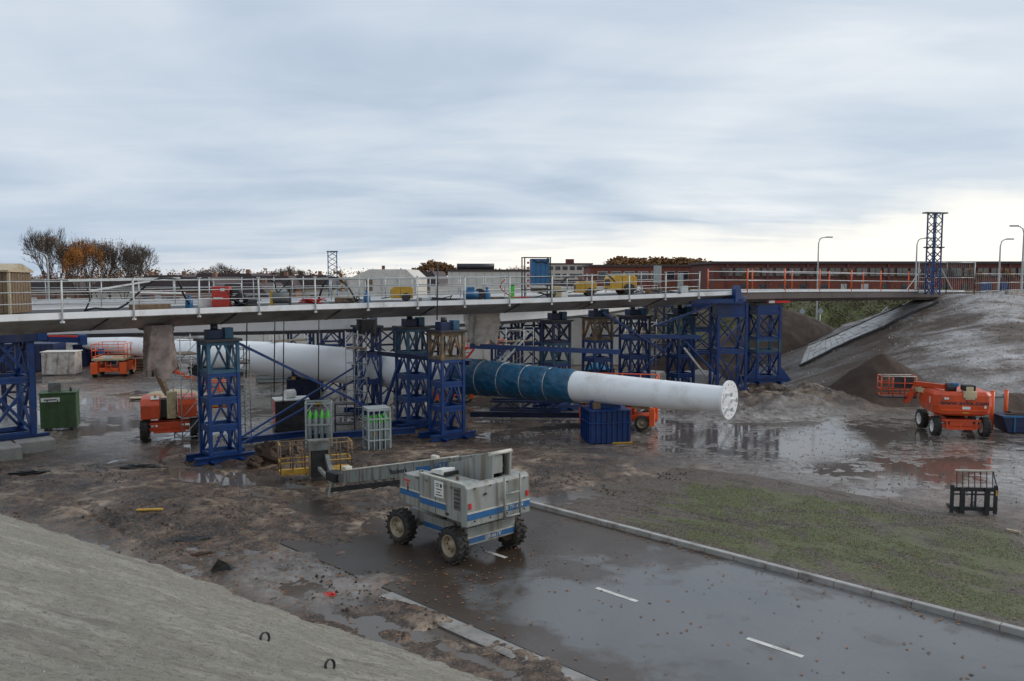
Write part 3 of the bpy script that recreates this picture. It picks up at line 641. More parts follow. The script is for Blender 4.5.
# blue longitudinal beams, struts and ties between the towers
def member(name, a, b_, w_, h_, m_, label, cat, grp, I=False):
    mb = MB(); (mb.ibeam if I else mb.beam)(a, b_, w_, h_); o = mb.build(name, m_); return tag(o, label, cat, grp)
bg = 'blue horizontal bracing beams'
member('bracing_beam', AY(378, 353, 46.5), AY(470, 363, 43.6), .2, .22, 'blue_dark', 'blue beam tying the tops of the two middle towers', 'beam', bg)
member('bracing_beam', AY(470, 346, 49.5), AY(620, 352, 50.5), .25, .28, 'blue', 'long blue beam above the blue wrapped pylon', 'beam', bg)
member('bracing_beam', AY(620, 336, 53), AY(700, 337, 54), .22, .25, 'blue', 'blue beam joining the two dark towers above the white pylon end', 'beam', bg)
member('bracing_beam', AY(690, 301, 54), AY(742, 301, 54.6), .35, .3, 'blue', 'short blue head beam on the joint tower', 'beam', bg)
member('bracing_beam', G(236, 441, .25), G(318, 432, .25), .3, .3, 'blue', 'blue ground beam in front of the dark generator', 'beam', bg, True)
member('bracing_beam', G(310, 437, .25), G(415, 430, .25), .3, .3, 'blue', 'blue ground beam behind the gas bottle cages', 'beam', bg, True)
member('bracing_beam', G(470, 414, .3), G(585, 415, .3), .3, .3, 'blue_dark', 'blue ground beam under the wrapped pylon', 'beam', bg, True)
sg = 'blue diagonal struts'
for a, b_, lab, r_ in (
  ((234, 341, 38.5), (366, 406, 43), 'strut sloping down from the teal topped tower to the right', .11),
  ((242, 437, 39.5), (356, 366, 47), 'upper one of two struts rising from the left tower foot', .08),
  ((242, 443, 39), (362, 376, 46.8), 'lower one of two struts rising from the left tower foot', .08),
  ((352, 366, 47.0), (397, 328, 45.5), 'strut continuing up to the left of the middle towers', .08),
  ((384, 407, 45.6), (400, 360, 44.5), 'short strut between the scaffolded tower and its neighbour', .13),
  ((466, 384, 48), (506, 350, 49), 'strut under the long beam, left end', .11),
  ((602, 312, 51.5), (662, 350, 54), 'strut crossing behind the ochre topped far tower', .13),
  ((655, 326, 54), (714, 304, 54.5), 'strut rising to the joint tower head', .14),
  ((640, 372, 54.5), (672, 342, 54), 'strut between the two dark towers', .12),
  ((686, 342, 54), (716, 374, 55), 'strut falling to the foot of the joint tower', .12)):
    member('strut', AY(*a), AY(*b_), r_, r_, 'blue', 'blue '+lab, 'strut', sg)
# light scaffold cages round two towers and on the ring
def scaffold(px, py, w_, d_, h_, n, rz, label):
    g = G(px, py); t = thing('scaffold', tuple(g), R(rz), label, 'scaffold', 'light tube scaffolds')
    for cx in (-w_/2, w_/2):
        for cy in (-d_/2, d_/2): P1('standard', 'galv', t, 'tube', (cx, cy, 0), (cx, cy, h_), .028, n=6)
    for k in range(n+1):
        z = .3+(h_-.5)*k/n
        for cy in (-d_/2, d_/2): P1('ledger', 'galv', t, 'tube', (-w_/2, cy, z), (w_/2, cy, z), .024, n=6)
        for cx in (-w_/2, w_/2): P1('ledger', 'galv', t, 'tube', (cx, -d_/2, z), (cx, d_/2, z), .024, n=6)
        if k < n: P1('brace', 'galv', t, 'tube', (-w_/2, -d_/2, z), (w_/2, -d_/2, z+(h_-.5)/n), .02, n=5)
    P1('platform', 'wood', t, 'box', (0, 0, h_-.9), (w_, d_, .05))
    return t
scaffold(188, 440, .9, 1.6, 5.3, 5, 35, 'thin tube scaffold on the left side of the teal topped tower')
scaffold(243, 443, .55, .9, 4.9, 8, 35, 'narrow tube ladder scaffold on the right of the teal topped tower')
scaffold(357, 425, .7, 1.4, 5.2, 6, 30, 'tube scaffold on the left of the scaffolded tower')
scaffold(515, 405, 2.0, 1.2, 5.0, 4, 30, 'tube scaffold below the blue panel rack behind the pylon')
scaffold(640, 393, 1.8, 1.2, 5.2, 4, 20, 'tube scaffold among the dark towers right of centre')
scaffold(290, 392, 2.4, 1.2, 4.6, 3, 25, 'tube scaffold behind the thick part of the pylon')
# ------------------------------------------------------------------ pylon lying on its blocks
PA, PB = Vector((9.75, 38.1, 2.68)), Vector((-40.7, 79, 2.15)); ax = (PB-PA).normalized(); LP = (PB-PA).length
rad = [(0, .60), (3, .66), (8.2, .79), (14.9, .95), (20, 1.06), (26.9, 1.17), (33, 1.22), (38, 1.12), (44, .98), (52, .82), (LP, .60)]
def rr_(t_):
    for (a, ra), (b_, rb) in zip(rad, rad[1:]):
        if a <= t_ <= b_: return ra+(rb-ra)*(t_-a)/(b_-a)
    return rad[-1][1]
t = thing('pylon', tuple(PA), 0, 'huge white tapered bridge mast lying across the site with blue wrapped middle', 'bridge mast')
ts = list(np.arange(0, 36.6, .6))+list(np.arange(36.6, LP, 1.0))+[LP]
MB().lathe([(0, 0), (0, .6)], (0, 0, 0), ax, 48).lathe([(q, rr_(q)) for q in ts], (0, 0, 0), ax, 64).lathe([(LP, .5), (LP, 0)], (0, 0, 0), ax, 32).build('shaft', 'tube_white', t, fix=False)
wr = []
for i, q in enumerate(np.arange(8.3, 16.6, .05)):
    ph = (q-8.3) % 1.55; wr.append((q, rr_(q)+.055-.03*math.exp(-(ph/.08)**2)-.03*math.exp(-((1.55-ph)/.08)**2)))
wr = [(8.28, rr_(8.28)+.002)]+wr+[(16.65, rr_(16.6)+.002)]
w_ = MB(); w_.lathe(wr, (0, 0, 0), ax, 72)
w_.v = [tuple(Vector(v)+(Vector(v)-ax*Vector(v).dot(ax)).normalized()*.05*(float(fbm(np.array([v[0]*1.7+v[2]*2]), np.array([v[2]*3.1]), 2.6, 4)[0]))) for v in w_.v]
w_.build('wrap', 'wrap_blue', t, fix=False)
for q in np.arange(9.85, 16.4, 1.55): MB().lathe([(q-.03, rr_(q)+.03), (q-.03, rr_(q)+.048), (q+.03, rr_(q)+.048), (q+.03, rr_(q)+.03)], (0, 0, 0), ax, 48).build('strap', 'galv', t, fix=False)
for q in (3.2, 6.0, 22, 28, 34.8, 45): MB().lathe([(q-.04, rr_(q)-.01), (q-.02, rr_(q)+.006), (q+.02, rr_(q)+.006), (q+.04, rr_(q)-.01)], (0, 0, 0), ax, 64).build('weld_seam', 'tube_white', t, fix=False)
MB().lathe([(-.10, 0), (-.10, .88), (.0, .88), (.0, .55)], (0, 0, 0), ax, 48, smooth=False).build('flange', 'tube_white', t, fix=False)
fx = ax.cross(Vector((0, 0, 1))).normalized(); fy = fx.cross(ax)*1
hb = MB()
for k in range(14):
    a = 2*math.pi*k/14; c = (fx*math.cos(a)+fy*math.sin(a))*.72; hb.tube(c-ax*.106, c-ax*.10, .03, n=8)
hb.build('bolt_holes', 'black', t)
for (a, b_) in ((.35, .30), (-.22, -.02), (.28, -.38)):
    c = fx*a*-1+fy*b_; MB().box(c-ax*.21, (.11, .24, .11), rot=Matrix((fx, ax, fy)).transposed()).build('lug', 'tube_white', t, bevel=.01)
    P1('lug_plate', 'cab_grey', t, 'box', c-ax*.34, (.17, .03, .17), rot=Matrix((fx, ax, fy)).transposed())
# blue ribbed block with saddle under the pylon
def saddle(tt, w_, d_, h_, m_='blue', full=True):
    P1('block', m_, tt, 'box', (0, 0, h_/2), (w_, d_, h_), bevel=.02)
    n = int(w_/.24)
    for k in range(n+1):
        x = -w_/2+w_*k/n
        for s in (-1, 1): P1('rib', m_, tt, 'box', (x, s*(d_/2+.05), h_/2), (.05, .12, h_-.02))
    for k in range(int(d_/.3)+1):
        y = -d_/2+d_*k/int(d_/.3)
        for s in (-1, 1): P1('rib', m_, tt, 'box', (s*(w_/2+.05), y, h_/2), (.12, .05, h_-.02))
    for z in (h_*.62, h_-.02): P1('rim_flange', m_, tt, 'box', (0, 0, z), (w_+.28, d_+.28, .05), bevel=.01)
t = thing('saddle_block', tuple(G(605, 440)), R(10), 'bright blue ribbed support block under the white end of the pylon', 'support block', 'pylon support blocks')
saddle(t, 1.9, 1.7, 1.65)
MB().prism([(-.75, 1.65), (.75, 1.65), (.75, 2.2), (.5, 2.05), (.2, 1.93), (-.2, 1.93), (-.5, 2.05), (-.75, 2.25)], -.2, .25).build('saddle', 'blue', t, bevel=.01)
P1('packing', 'wood', t, 'box', (-.55, -.3, 1.82), (.35, .3, .3)); P1('edge_stripe', 'yellow', t, 'box', (.6, -.95, .03), (1.0, .1, .06))
g = AY(304, 390, 57.2); g.z = .0
t = thing('saddle_block', tuple(g), R(10), 'dark blue corrugated support block under thick white middle of the pylon', 'support block', 'pylon support blocks'); saddle(t, 1.9, 1.7, 1.35, 'blue_dark')
P1('saddle', 'blue_dark', t, 'box', (-.5, 0, 1.7), (.5, 1.2, .6), bevel=.02); P1('lamp', 'yellow', t, 'box', (-.6, -.9, 1.45), (.25, .12, .2), bevel=.02)
g = AY(82, 360, 77.5); g.z = 0
t = thing('saddle_block', tuple(g), R(10), 'blue support block beside the orange scissor lift at far left', 'support block', 'pylon support blocks'); saddle(t, .9, 1.2, 2.0, 'blue_dark')
# ------------------------------------------------------------------ vehicles (local x = forward, y = left)
def wheel(par, x, y, r, w_, out, steer=0, lug=True, rimm='rim'):
    t = MB(); pr = [(-w_/2+.02, r*.58), (-w_/2, r*.70), (-w_/2+.02, r*.88), (-w_*.36, r*.94), (w_*.36, r*.94), (w_/2-.02, r*.88), (w_/2, r*.70), (w_/2-.02, r*.58)]
    t.lathe(pr, (0, 0, 0), (0, 1, 0), 28)
    if lug:
        n = 18
        for k in range(n):
            for s in (-1, 1):
                a = 2*math.pi*(k+.25*s)/n; c = Vector((math.cos(a)*r*.955, s*w_*.235, math.sin(a)*r*.955))
                ex = Vector((math.cos(a), 0, math.sin(a))); ey = (Vector((-math.sin(a), 0, math.cos(a)))*.55*s+Vector((0, 1, 0))).normalized(); ez = ex.cross(ey)
                t.box(c, (r*.07, w_*.50, r*.12), rot=Matrix((ex, ey, ez)).transposed())
    o = t.build('wheel', 'rubber', par, fix=False); o.location = (x, y, r*.98); o.rotation_euler = (0, 0, steer)
    q = MB().lathe([(out*w_*.46, r*.60), (out*w_*.48, r*.56), (out*w_*.30, r*.50), (out*w_*.16, r*.46), (out*w_*.14, r*.26), (out*w_*.26, r*.22), (out*w_*.27, 0)], (0, 0, 0), (0, 1, 0), 24)
    q.lathe([(-out*w_*.46, r*.60), (-out*w_*.3, r*.5), (-out*w_*.2, 0)], (0, 0, 0), (0, 1, 0), 20)
    q.build('rim', rimm, o)
    nb = MB()
    for k in range(8):
        a = k*math.pi/4; nb.tube((math.cos(a)*r*.36, out*w_*.14, math.sin(a)*r*.36), (math.cos(a)*r*.36, out*w_*.20, math.sin(a)*r*.36), .022, n=6)
    nb.build('wheel_nuts', 'steel_dark', o); return o
def pan(par, name, m_, pts, y0, y1, bevel=.03): return MB().prism(pts, y0, y1, 'y').build(name, m_, par, bevel)
# --- big grey telescopic boom lift
W1, W2, W3 = G(455, 559), G(391, 544), G(517, 542)
c = (W2+W3)/2+Vector((.05, -.1, 0)); hd = math.atan2(W2.y-W1.y, W2.x-W1.x)-R(13)
t = thing('boom_lift', (c.x, c.y, .0), hd, 'big weathered grey telescopic boom lift with blue stripe on wet road', 'boom lift', 'boom lifts')
GL = t
wb, tr = 1.28, 1.12
for x, s, st in ((-wb, 1, .0), (-wb, -1, 0.0), (wb, 1, .10), (wb, -1, .10)): wheel(t, x, s*tr, .54, .42, s, st)
P1('chassis', 'lift_grey', t, 'box', (0, 0, .78), (3.0, 1.15, .40), bevel=.03)
P1('skirt_panel', 'lift_grey', t, 'box', (-1.62, 0, .78), (.10, 1.9, .52), bevel=.02)
P1('skirt_panel', 'lift_grey', t, 'box', (0, .62, .72), (1.5, .10, .46), bevel=.02)
P1('stripe', 'lift_blue', t, 'box', (-1.674, 0, .66), (.012, 1.86, .15)); P1('stripe_edge', 'lift_trim', t, 'box', (-1.675, 0, .755), (.012, 1.86, .035))
P1('stripe', 'lift_blue', t, 'box', (0, .674, .64), (1.48, .012, .14))
for x in (-wb, wb): P1('axle', 'lift_dark', t, 'box', (x, 0, .56), (.3, 1.9, .26), bevel=.02)
text('SJB-66TK', .17, (-1.684, -.05, .66), (R(90), 0, R(-90)), 'lift_trim', t, sx=1.0, italic=.2)
P1('turntable', 'lift_dark', t, 'tube', (0, 0, .98), (0, 0, 1.12), .62, n=24)
# superstructure: two side bodies with the boom trough between
side = [(-1.75, 1.06), (.95, 1.10), (1.25, 1.22), (1.25, 1.72), (1.10, 1.86), (.25, 1.90), (.25, 1.98), (-1.75, 1.98)]
rear = [(-1.90, 1.02), (-1.25, 1.02), (-1.25, 2.02), (-1.75, 2.02), (-1.90, 1.98)]
pan(t, 'engine_cover', 'lift_grey', side, .46, 1.20, .02); pan(t, 'tank_cover', 'lift_grey', side, -1.20, -.46, .02)
pan(t, 'counterweight', 'lift_grey', [(-2.02, 1.0), (-1.76, .98), (-1.76, 2.0), (-1.9, 2.0), (-2.0, 1.92)], -1.24, 1.24, .03)
P1('floor_plate', 'lift_dark', t, 'box', (-.3, 0, 1.2), (2.6, .92, .2))
P1('seam', 'black', t, 'box', (.25, 1.202, 1.5), (.015, .01, .8)); P1('seam', 'black', t, 'box', (-.55, 1.202, 1.5), (.015, .01, .8))
P1('stripe', 'lift_blue', t, 'box', (.72, 1.204, 1.40), (1.0, .01, .14)); P1('stripe', 'lift_blue', t, 'box', (-.42, 1.204, 1.32), (1.25, .01, .14))
P1('stripe_edge', 'lift_trim', t, 'box', (.72, 1.205, 1.49), (1.0, .01, .035)); P1('stripe_edge', 'lift_trim', t, 'box', (-.42, 1.205, 1.41), (1.25, .01, .035))
P1('stripe', 'lift_blue', t, 'box', (-2.025, 0, 1.24), (.012, 2.44, .15)); P1('stripe_edge', 'lift_trim', t, 'box', (-2.026, 0, 1.335), (.012, 2.44, .04))
text('SJB TK-4X4', .17, (-2.036, -.52, 1.24), (R(90), 0, R(-90)), 'lift_trim', t, italic=.2)
P1('dark_panel', 'lift_dark', t, 'box', (-1.55, 1.203, 1.62), (.3, .012, .55))
P1('data_plate', 'sticker', t, 'box', (-.72, 1.206, 1.72), (.42, .01, .40))
P1('printed_mark', 'ink', t, 'tube', (-.82, 1.208, 1.82), (-.82, 1.214, 1.82), .05, n=14)
for x_, z_, l_ in ((-.66, 1.85, .16), (-.66, 1.80, .12), (-.72, 1.72, .26), (-.70, 1.645, .18), (-.72, 1.58, .30)): P1('printed_line', 'ink', t, 'box', (x_, 1.211, z_), (l_, .006, .022))
P1('red_mark', 'barrier_red', t, 'box', (.85, 1.206, 1.72), (.30, .008, .035)); P1('red_mark', 'barrier_red', t, 'box', (.82, 1.206, 1.62), (.08, .008, .10))
for x_ in (.95, .35, -.1, -1.0, -1.3): P1('hinge', 'lift_dark', t, 'box', (x_, 1.21, 1.86), (.12, .03, .05), bevel=.005)
for y_ in (-1.0, -.3, .35, .95):
    for z_ in (1.12, 1.9): P1('bolt_head', 'steel_dark', t, 'tube', (-2.02, y_, z_), (-2.04, y_, z_), .022, n=8)
P1('tail_lamp', 'barrier_red', t, 'box', (-2.03, -1.12, 1.5), (.03, .09, .14), bevel=.005); P1('tail_lamp', 'barrier_red', t, 'box', (-2.03, 1.12, 1.5), (.03, .09, .14), bevel=.005)
P1('exhaust', 'wood', t, 'tube', (-1.2, .9, 2.0), (-1.2, .9, 2.14), .05, n=10); P1('filler_cap', 'steel_dark', t, 'tube', (.6, .85, 1.88), (.6, .85, 1.95), .07, n=12)
for k_ in range(5): P1('vent_slot', 'black', t, 'box', (-1.55, 1.212, 1.42+.1*k_), (.24, .008, .025))
MB().path([(-.9, .3, 1.3), (-.6, .5, 1.0), (-.2, .62, .8), (.4, .6, .72)], .03).build('hose', 'hose', t)
P1('latch', 'black', t, 'box', (.80, 1.21, 1.50), (.05, .02, .12)); P1('latch', 'black', t, 'box', (-1.1, 1.21, 1.18), (.12, .02, .05))
P1('latch', 'steel_dark', t, 'box', (-2.03, .55, 1.72), (.02, .10, .05))
P1('top_edge', 'lift_trim', t, 'box', (-.75, 1.17, 2.0), (2.0, .07, .05), bevel=.01)
pan(t, 'hatch', 'sticker', [(-.62, 2.02), (.05, 2.02), (-.1, 2.14), (-.60, 2.24)], .50, .98, .01)
P1('hatch_gap', 'black', t, 'box', (-.70, .72, 2.08), (.08, .5, .14))
# ladder-like guard on the rear
for y in (-.10, -.72):
    P1('ladder_rail', 'lift_grey', t, 'tube', (-2.13, y, 1.02), (-2.13, y, 2.10), .035, n=8)
for z in (1.06, 1.62): P1('ladder_rung', 'lift_grey', t, 'tube', (-2.13, -.10, z), (-2.13, -.72, z), .028, n=8)
# boom knuckle at the rear and the boom laid forward over the machine
pan(t, 'knuckle_plate', 'lift_grey', [(-1.72, 1.5), (-1.78, 2.86), (-1.55, 2.90), (-.2, 2.28), (.25, 2.15), (.25, 1.4)], -.02, .05, .01)
pan(t, 'knuckle_plate', 'lift_grey', [(-1.72, 1.5), (-1.78, 2.86), (-1.55, 2.90), (-.2, 2.28), (.25, 2.15), (.25, 1.4)], -.72, -.64, .01)
P1('knuckle_cap', 'lift_trim', t, 'tube', (-1.70, .09, 2.86), (-1.70, -.76, 2.86), .075, n=12)
P1('boom_end', 'lift_grey', t, 'box', (-1.60, -.22, 2.42), (.20, .40, .66), bevel=.02); P1('hose_well', 'black', t, 'box', (-1.4, -.50, 2.35), (.35, .2, .8))
for q in children(t):      # the superstructure sits higher than the chassis
    if q.name.split('.')[0] in ('wheel', 'chassis', 'skirt_panel', 'axle', 'turntable') or (q.name.startswith(('stripe', 'lettering')) and max((q.matrix_basis@v.co).z for v in q.data.vertices) < .95): continue
    zm = lambda z: 1.2+(z-1.0)*1.20 if z <= 2 else 2.40+(z-2)*.80
    if q.location.length > 0: q.location.z = zm(q.location.z)
    else:
        for v in q.data.vertices: v.co.z = zm(v.co.z)
Mi = (Matrix.Translation(c)@Matrix.Rotation(hd, 4, 'Z')).inverted()
bm_a, bm_b = Vector((-1.6, -.33, 2.86)), Mi@AY(334, 478, 31.4); bd_ = (bm_b-bm_a).normalized(); BL = (bm_b-bm_a).length
P1('boom', 'boom_grey', t, 'beam', bm_a, bm_a+bd_*(BL-.9), .34, .46, bevel=.02)
P1('boom_extension', 'lift_dark', t, 'beam', bm_a+bd_*(BL-.95), bm_b, .25, .33, bevel=.02)
up = Vector((0, 0, 1)); nrm = bd_.cross(up).normalized()*-1; upb = nrm.cross(bd_)*-1
if upb.z < 0: upb = -upb
P1('boom_flange', 'lift_trim', t, 'beam', bm_a+bd_*2+upb*.24, bm_a+bd_*(BL-1)+upb*.24, .36, .025)
ln = nrm if nrm.y > 0 else -nrm
P1('boom_stripe', 'lift_blue', t, 'beam', bm_a+bd_*3.1+ln*.177-upb*.02, bm_a+bd_*3.9+ln*.177-upb*.02, .008, .16)
def btext(s_, size, along_, m_, it=0):
    o = text(s_, size, (0, 0, 0), (0, 0, 0), m_, t, italic=it); x = -bd_; y = upb; z = x.cross(y).normalized()
    mt = Matrix((x, y, z)).transposed().to_4x4(); mt.translation = bm_a+bd_*along_+z*.182; o.matrix_local = mt
btext('66TK', .34, 2.55, 'lift_blue', .15); btext('Boulwerk', .26, 4.9, 'ink')
P1('hose_tray', 'black', t, 'beam', bm_a+bd_*3-upb*.36+ln*.1, bm_b-upb*.42+ln*.1, .22, .16)
for k in range(7): P1('tray_bracket', 'lift_dark', t, 'beam', bm_a+bd_*(3.2+k*.55)-upb*.2+ln*.12, bm_a+bd_*(3.2+k*.55)-upb*.5+ln*.12, .08, .16)
hs = [bm_a+bd_*(3.0+q*.5)+ln*.2-upb*(.42+.1*math.sin(q*2.1)) for q in range(9)]; MB().path(hs, .03).build('hose', 'hose', t)
P1('bracket', 'lift_trim', t, 'box', bm_a+bd_*3.0+upb*.3, (.3, .14, .12), bevel=.02); P1('bracket', 'lift_trim', t, 'box', bm_a+bd_*(BL-1)+upb*.3, (.25, .3, .16), bevel=.02)
P1('jib_head', 'black', t, 'box', bm_b+Vector((-.15, .0, .1)), (.7, .5, .35), bevel=.03)
BA, BB = AY(281, 478, 33.2), AY(352, 467, 34.2); BB.z = BA.z = .35; bx = (BB-BA); bw = bx.length; bx.normalize(); by = Vector((-bx.y, bx.x, 0))
def Bk(x, y, z): return Mi@(BA+bx*x+by*y+Vector((0, 0, z)))
P1('jib_arm', 'lift_dark', t, 'beam', bm_b+Vector((.0, .05, 0)), Bk(bw*.62, -.35, .75), .16, .22, bevel=.01); P1('jib_arm', 'lift_grey', t, 'beam', bm_b+Vector((-.1, .1, -.1)), bm_b+Vector((.05, .2, -.85)), .12, .16, bevel=.01)
P1('jib_link', 'lift_grey', t, 'beam', bm_b+Vector((.0, .0, -.25)), Bk(bw*.5, -.2, .3), .12, .14, bevel=.01)
mb = MB(); mb.beam(Bk(bw/2, .0, .04), Bk(bw/2, .9, .04), .06, .06)
P1('basket_floor', 'yellow', t, 'beam', Bk(0, .45, .04), Bk(bw, .45, .04), .92, .07)
n_ = 7
for yy in (0, .92):
    for k in range(n_): P1('basket_post', 'ochre', t, 'tube', Bk(bw*k/(n_-1), yy, .04), Bk(bw*k/(n_-1), yy, 1.2), .028, n=6)
    for z in (.5, 1.2): P1('basket_rail', 'yellow' if z < 1 else 'wood', t, 'tube', Bk(0, yy, z), Bk(bw, yy, z), .028, n=6)
for xx in (0, bw):
    for z in (.5, 1.2): P1('basket_rail', 'yellow', t, 'tube', Bk(xx, 0, z), Bk(xx, .92, z), .028, n=6)
P1('toe_board', 'yellow', t, 'beam', Bk(0, -.01, .14), Bk(bw*.45, -.01, .14), .03, .18)
def bbox(name, m_, x0, x1, y0, y1, z0, z1, bv=.03):
    o = MB().add([Bk(x, y, z) for z in (z0, z1) for y in (y0, y1) for x in (x0, x1)], [(0, 2, 3, 1), (4, 5, 7, 6), (0, 1, 5, 4), (2, 6, 7, 3), (0, 4, 6, 2), (1, 3, 7, 5)]).build(name, m_, t, bevel=bv)
bbox('control_box', 'black', bw*.40, bw*.64, -.42, -.08, -.05, 1.0); bbox('control_hood', 'lift_dark', bw*.36, bw*.66, -.48, -.04, 1.0, 1.42)
P1('control_frame', 'wood', t, 'beam', Bk(bw*.38, -.45, -.1), Bk(bw*.38, -.45, 1.4), .06, .06); P1('control_frame', 'wood', t, 'beam', Bk(bw*.65, -.45, -.1), Bk(bw*.65, -.45, 1.4), .06, .06)

# --- articulated boom lift in orange
def orange_lift(loc, rz, label, hood_h=1.2, boom=None, back=True, m_='orange'):
    t = thing('boom_lift', loc, rz, label, 'boom lift', 'boom lifts')
    for x, s, st in ((-1.15, 1, 0), (-1.15, -1, 0), (1.15, 1, .1), (1.15, -1, .1)): wheel(t, x, s*1.18, .52, .40, s, st, rimm='sticker' if back else 'rim')
    P1('chassis', m_, t, 'box', (0, 0, .72), (2.7, 1.1, .34), bevel=.03)
    for x in (-1.15, 1.15): P1('axle', m_, t, 'box', (x, 0, .55), (.28, 1.9, .2), bevel=.02)
    P1('cross_member', m_, t, 'box', (-1.32, 0, .85), (.08, 1.9, .12), bevel=.01); P1('cross_member', m_, t, 'box', (-1.34, 0, .42), (.08, 1.5, .1), bevel=.01)
    for y in (-.7, .05, .7): P1('strut', m_, t, 'box', (-1.34, y, .62), (.06, .08, .4))
    P1('turntable', 'black', t, 'tube', (0, 0, .9), (0, 0, 1.12), .55, n=20)
    return t
P = G(966, 436.5); c = Vector((P.x-.1, P.y+1.2, 0))
t = orange_lift(tuple(c), R(80), 'orange articulated boom lift with web address on its hood, right of the mast end')
prof = [(-1.28, -.62), (-1.42, -.2), (-1.42, .2), (-1.28, .62), (.1, .68), (.1, -.68)]
hood = MB(); secs = [(1.12, 1.18, .20), (1.22, 1.38, .06), (1.62, 1.42, .0), (2.18, 1.40, .02), (2.36, 1.30, .14)]
ring = lambda hw, ins: [(-1.55+ins+.22, -hw), (-1.62+ins, -hw+.25), (-1.66+ins, -.4), (-1.66+ins, .4), (-1.62+ins, hw-.25), (-1.55+ins+.22, hw), (1.0-ins, hw), (1.0-ins, -hw)]
vs = []; 
for z, hw, ins in secs: vs += [(x, y, z) for x, y in ring(hw, ins)]
k = 8; fs = [(i*k+j, i*k+(j+1) % k, (i+1)*k+(j+1) % k, (i+1)*k+j) for i in range(4) for j in range(k)]+[tuple(range(k-1, -1, -1)), tuple(4*k+j for j in range(k))]
hood.add(vs, fs).build('hood', 'orange', t, bevel=.04)
P1('bumper_lip', 'orange_hi', t, 'box', (-1.64, 0, 1.42), (.05, 2.2, .05), bevel=.01)
text('www.avka.com', .33, (-1.672, -.02, 1.80), (R(90), 0, R(-90)), 'ink', t, sx=1.15, off=.004)
P1('number_plate', 'sticker', t, 'box', (-1.668, -.1, 1.55), (.012, .38, .14)); P1('sticker', 'sticker', t, 'box', (-1.668, .85, 2.02), (.012, .22, .10)); P1('sticker', 'sticker', t, 'box', (-1.665, -1.0, 1.62), (.012, .1, .14))
P1('sticker', 'sticker', t, 'box', (-.9, 1.425, 1.85), (.12, .012, .3)); P1('sticker', 'yellow', t, 'box', (-1.64, -.1, 1.3), (.02, .3, .06))
P1('riser_head', 'cream', t, 'box', (-1.52, -.25, 2.24), (.5, .62, .34), bevel=.03); P1('riser_head', 'cream', t, 'box', (-1.60, -.25, 2.10), (.30, .46, .24), bevel=.03)
P1('riser_cap', 'black', t, 'box', (-1.35, -.25, 2.56), (.5, .62, .30), bevel=.06); P1('riser_inset', 'cream', t, 'box', (-1.62, -.25, 2.52), (.06, .34, .22), bevel=.02)
P1('elbow', 'steel_dark', t, 'tube', (-1.15, .30, 2.52), (-1.15, .75, 2.52), .24, n=14); P1('elbow_guard', 'panel_blue', t, 'box', (-1.2, .35, 2.68), (.3, .3, .2), bevel=.03)
P1('upper_boom', 'orange', t, 'beam', (-1.15, .85, 2.56), (1.2, 1.6, 2.42), .22, .24, bevel=.01)
P1('lower_boom', 'cream', t, 'beam', (-.6, .9, 2.2), (1.2, 1.6, 2.12), .24, .26, bevel=.01)
for a, b_ in (((.9, 1.5, 2.45), (1.4, 1.9, 1.3)), ((1.1, 1.6, 2.35), (1.7, 2.0, 1.3)), ((1.3, 1.4, 2.0), (1.8, 1.8, 1.3))): P1('jib_arm', 'orange', t, 'beam', a, b_, .12, .16, bevel=.01)
bk = Vector((1.9, 2.35, 1.6))
P1('basket_floor', 'steel_dark', t, 'box', bk, (.9, 1.9, .08)); P1('canvas_cover', 'steel_dark', t, 'box', bk+Vector((-.3, -.3, .82)), (.06, 1.0, .62))
for sx in (-.43, .43):
    for kk in range(4): P1('basket_post', 'orange', t, 'tube', bk+Vector((sx, -.9+.6*kk, 0)), bk+Vector((sx, -.9+.6*kk, 1.15)), .03, n=6)
    for z in (.12, .42, .78, 1.15): P1('basket_rail', 'orange' if z < 1.1 else 'lift_trim', t, 'tube', bk+Vector((sx, -.9, z)), bk+Vector((sx, .9, z)), .028, n=6)
for sy in (-.9, .9):
    for z in (.12, .42, .78, 1.15): P1('basket_rail', 'orange', t, 'tube', bk+Vector((-.43, sy, z)), bk+Vector((.43, sy, z)), .028, n=6)
# --- second orange lift on the left, seen from behind its two hoods
P = G(160, 440); t = orange_lift((P.x, P.y+1.3, 0), R(111), 'orange boom lift with cream riser at left, arm folded up', back=False)
for y0, y1 in ((.42, 1.32), (-1.32, -.42)):
    pan(t, 'hood', 'orange', [(-1.45, 1.10), (1.0, 1.10), (1.0, 2.05), (-1.15, 2.10), (-1.45, 1.80)], y0, y1, .05)
pan(t, 'hood_cover', 'sticker', [(-1.25, 2.06), (-.4, 2.13), (-.4, 2.16), (-1.25, 2.09)], .46, .86, .01)
P1('riser', 'cream', t, 'box', (-1.1, -.12, 1.75), (.42, .44, 1.35), bevel=.03); P1('riser_gap', 'black', t, 'box', (-.9, .25, 1.6), (.7, .28, .9), bevel=.02)
P1('riser_side', 'wood_pale', t, 'box', (-.9, -.36, 1.75), (.6, .06, 1.3))
P1('beacon', 'yellow', t, 'tube', (-.9, .65, 2.14), (-.9, .65, 2.28), .06, n=10)
for a, b_, w__ in (((-.7, .05, 2.2), (-.1, .75, 4.15), .22), ((-.5, .2, 2.3), (.0, .9, 4.0), .12)): P1('folded_arm', 'wood', t, 'beam', a, b_, w__, w__*.9, bevel=.01)
P1('arm_link', 'steel_dark', t, 'beam', (-.1, .62, 4.05), (.0, .75, 3.1), .12, .14); P1('arm_pin', 'barrier_red', t, 'tube', (-.1, .35, 4.0), (-.1, .9, 4.0), .11, n=10)
P1('upper_boom', 'orange', t, 'beam', (.2, .3, 3.6), (.8, -1.2, 2.8), .16, .18, bevel=.01)
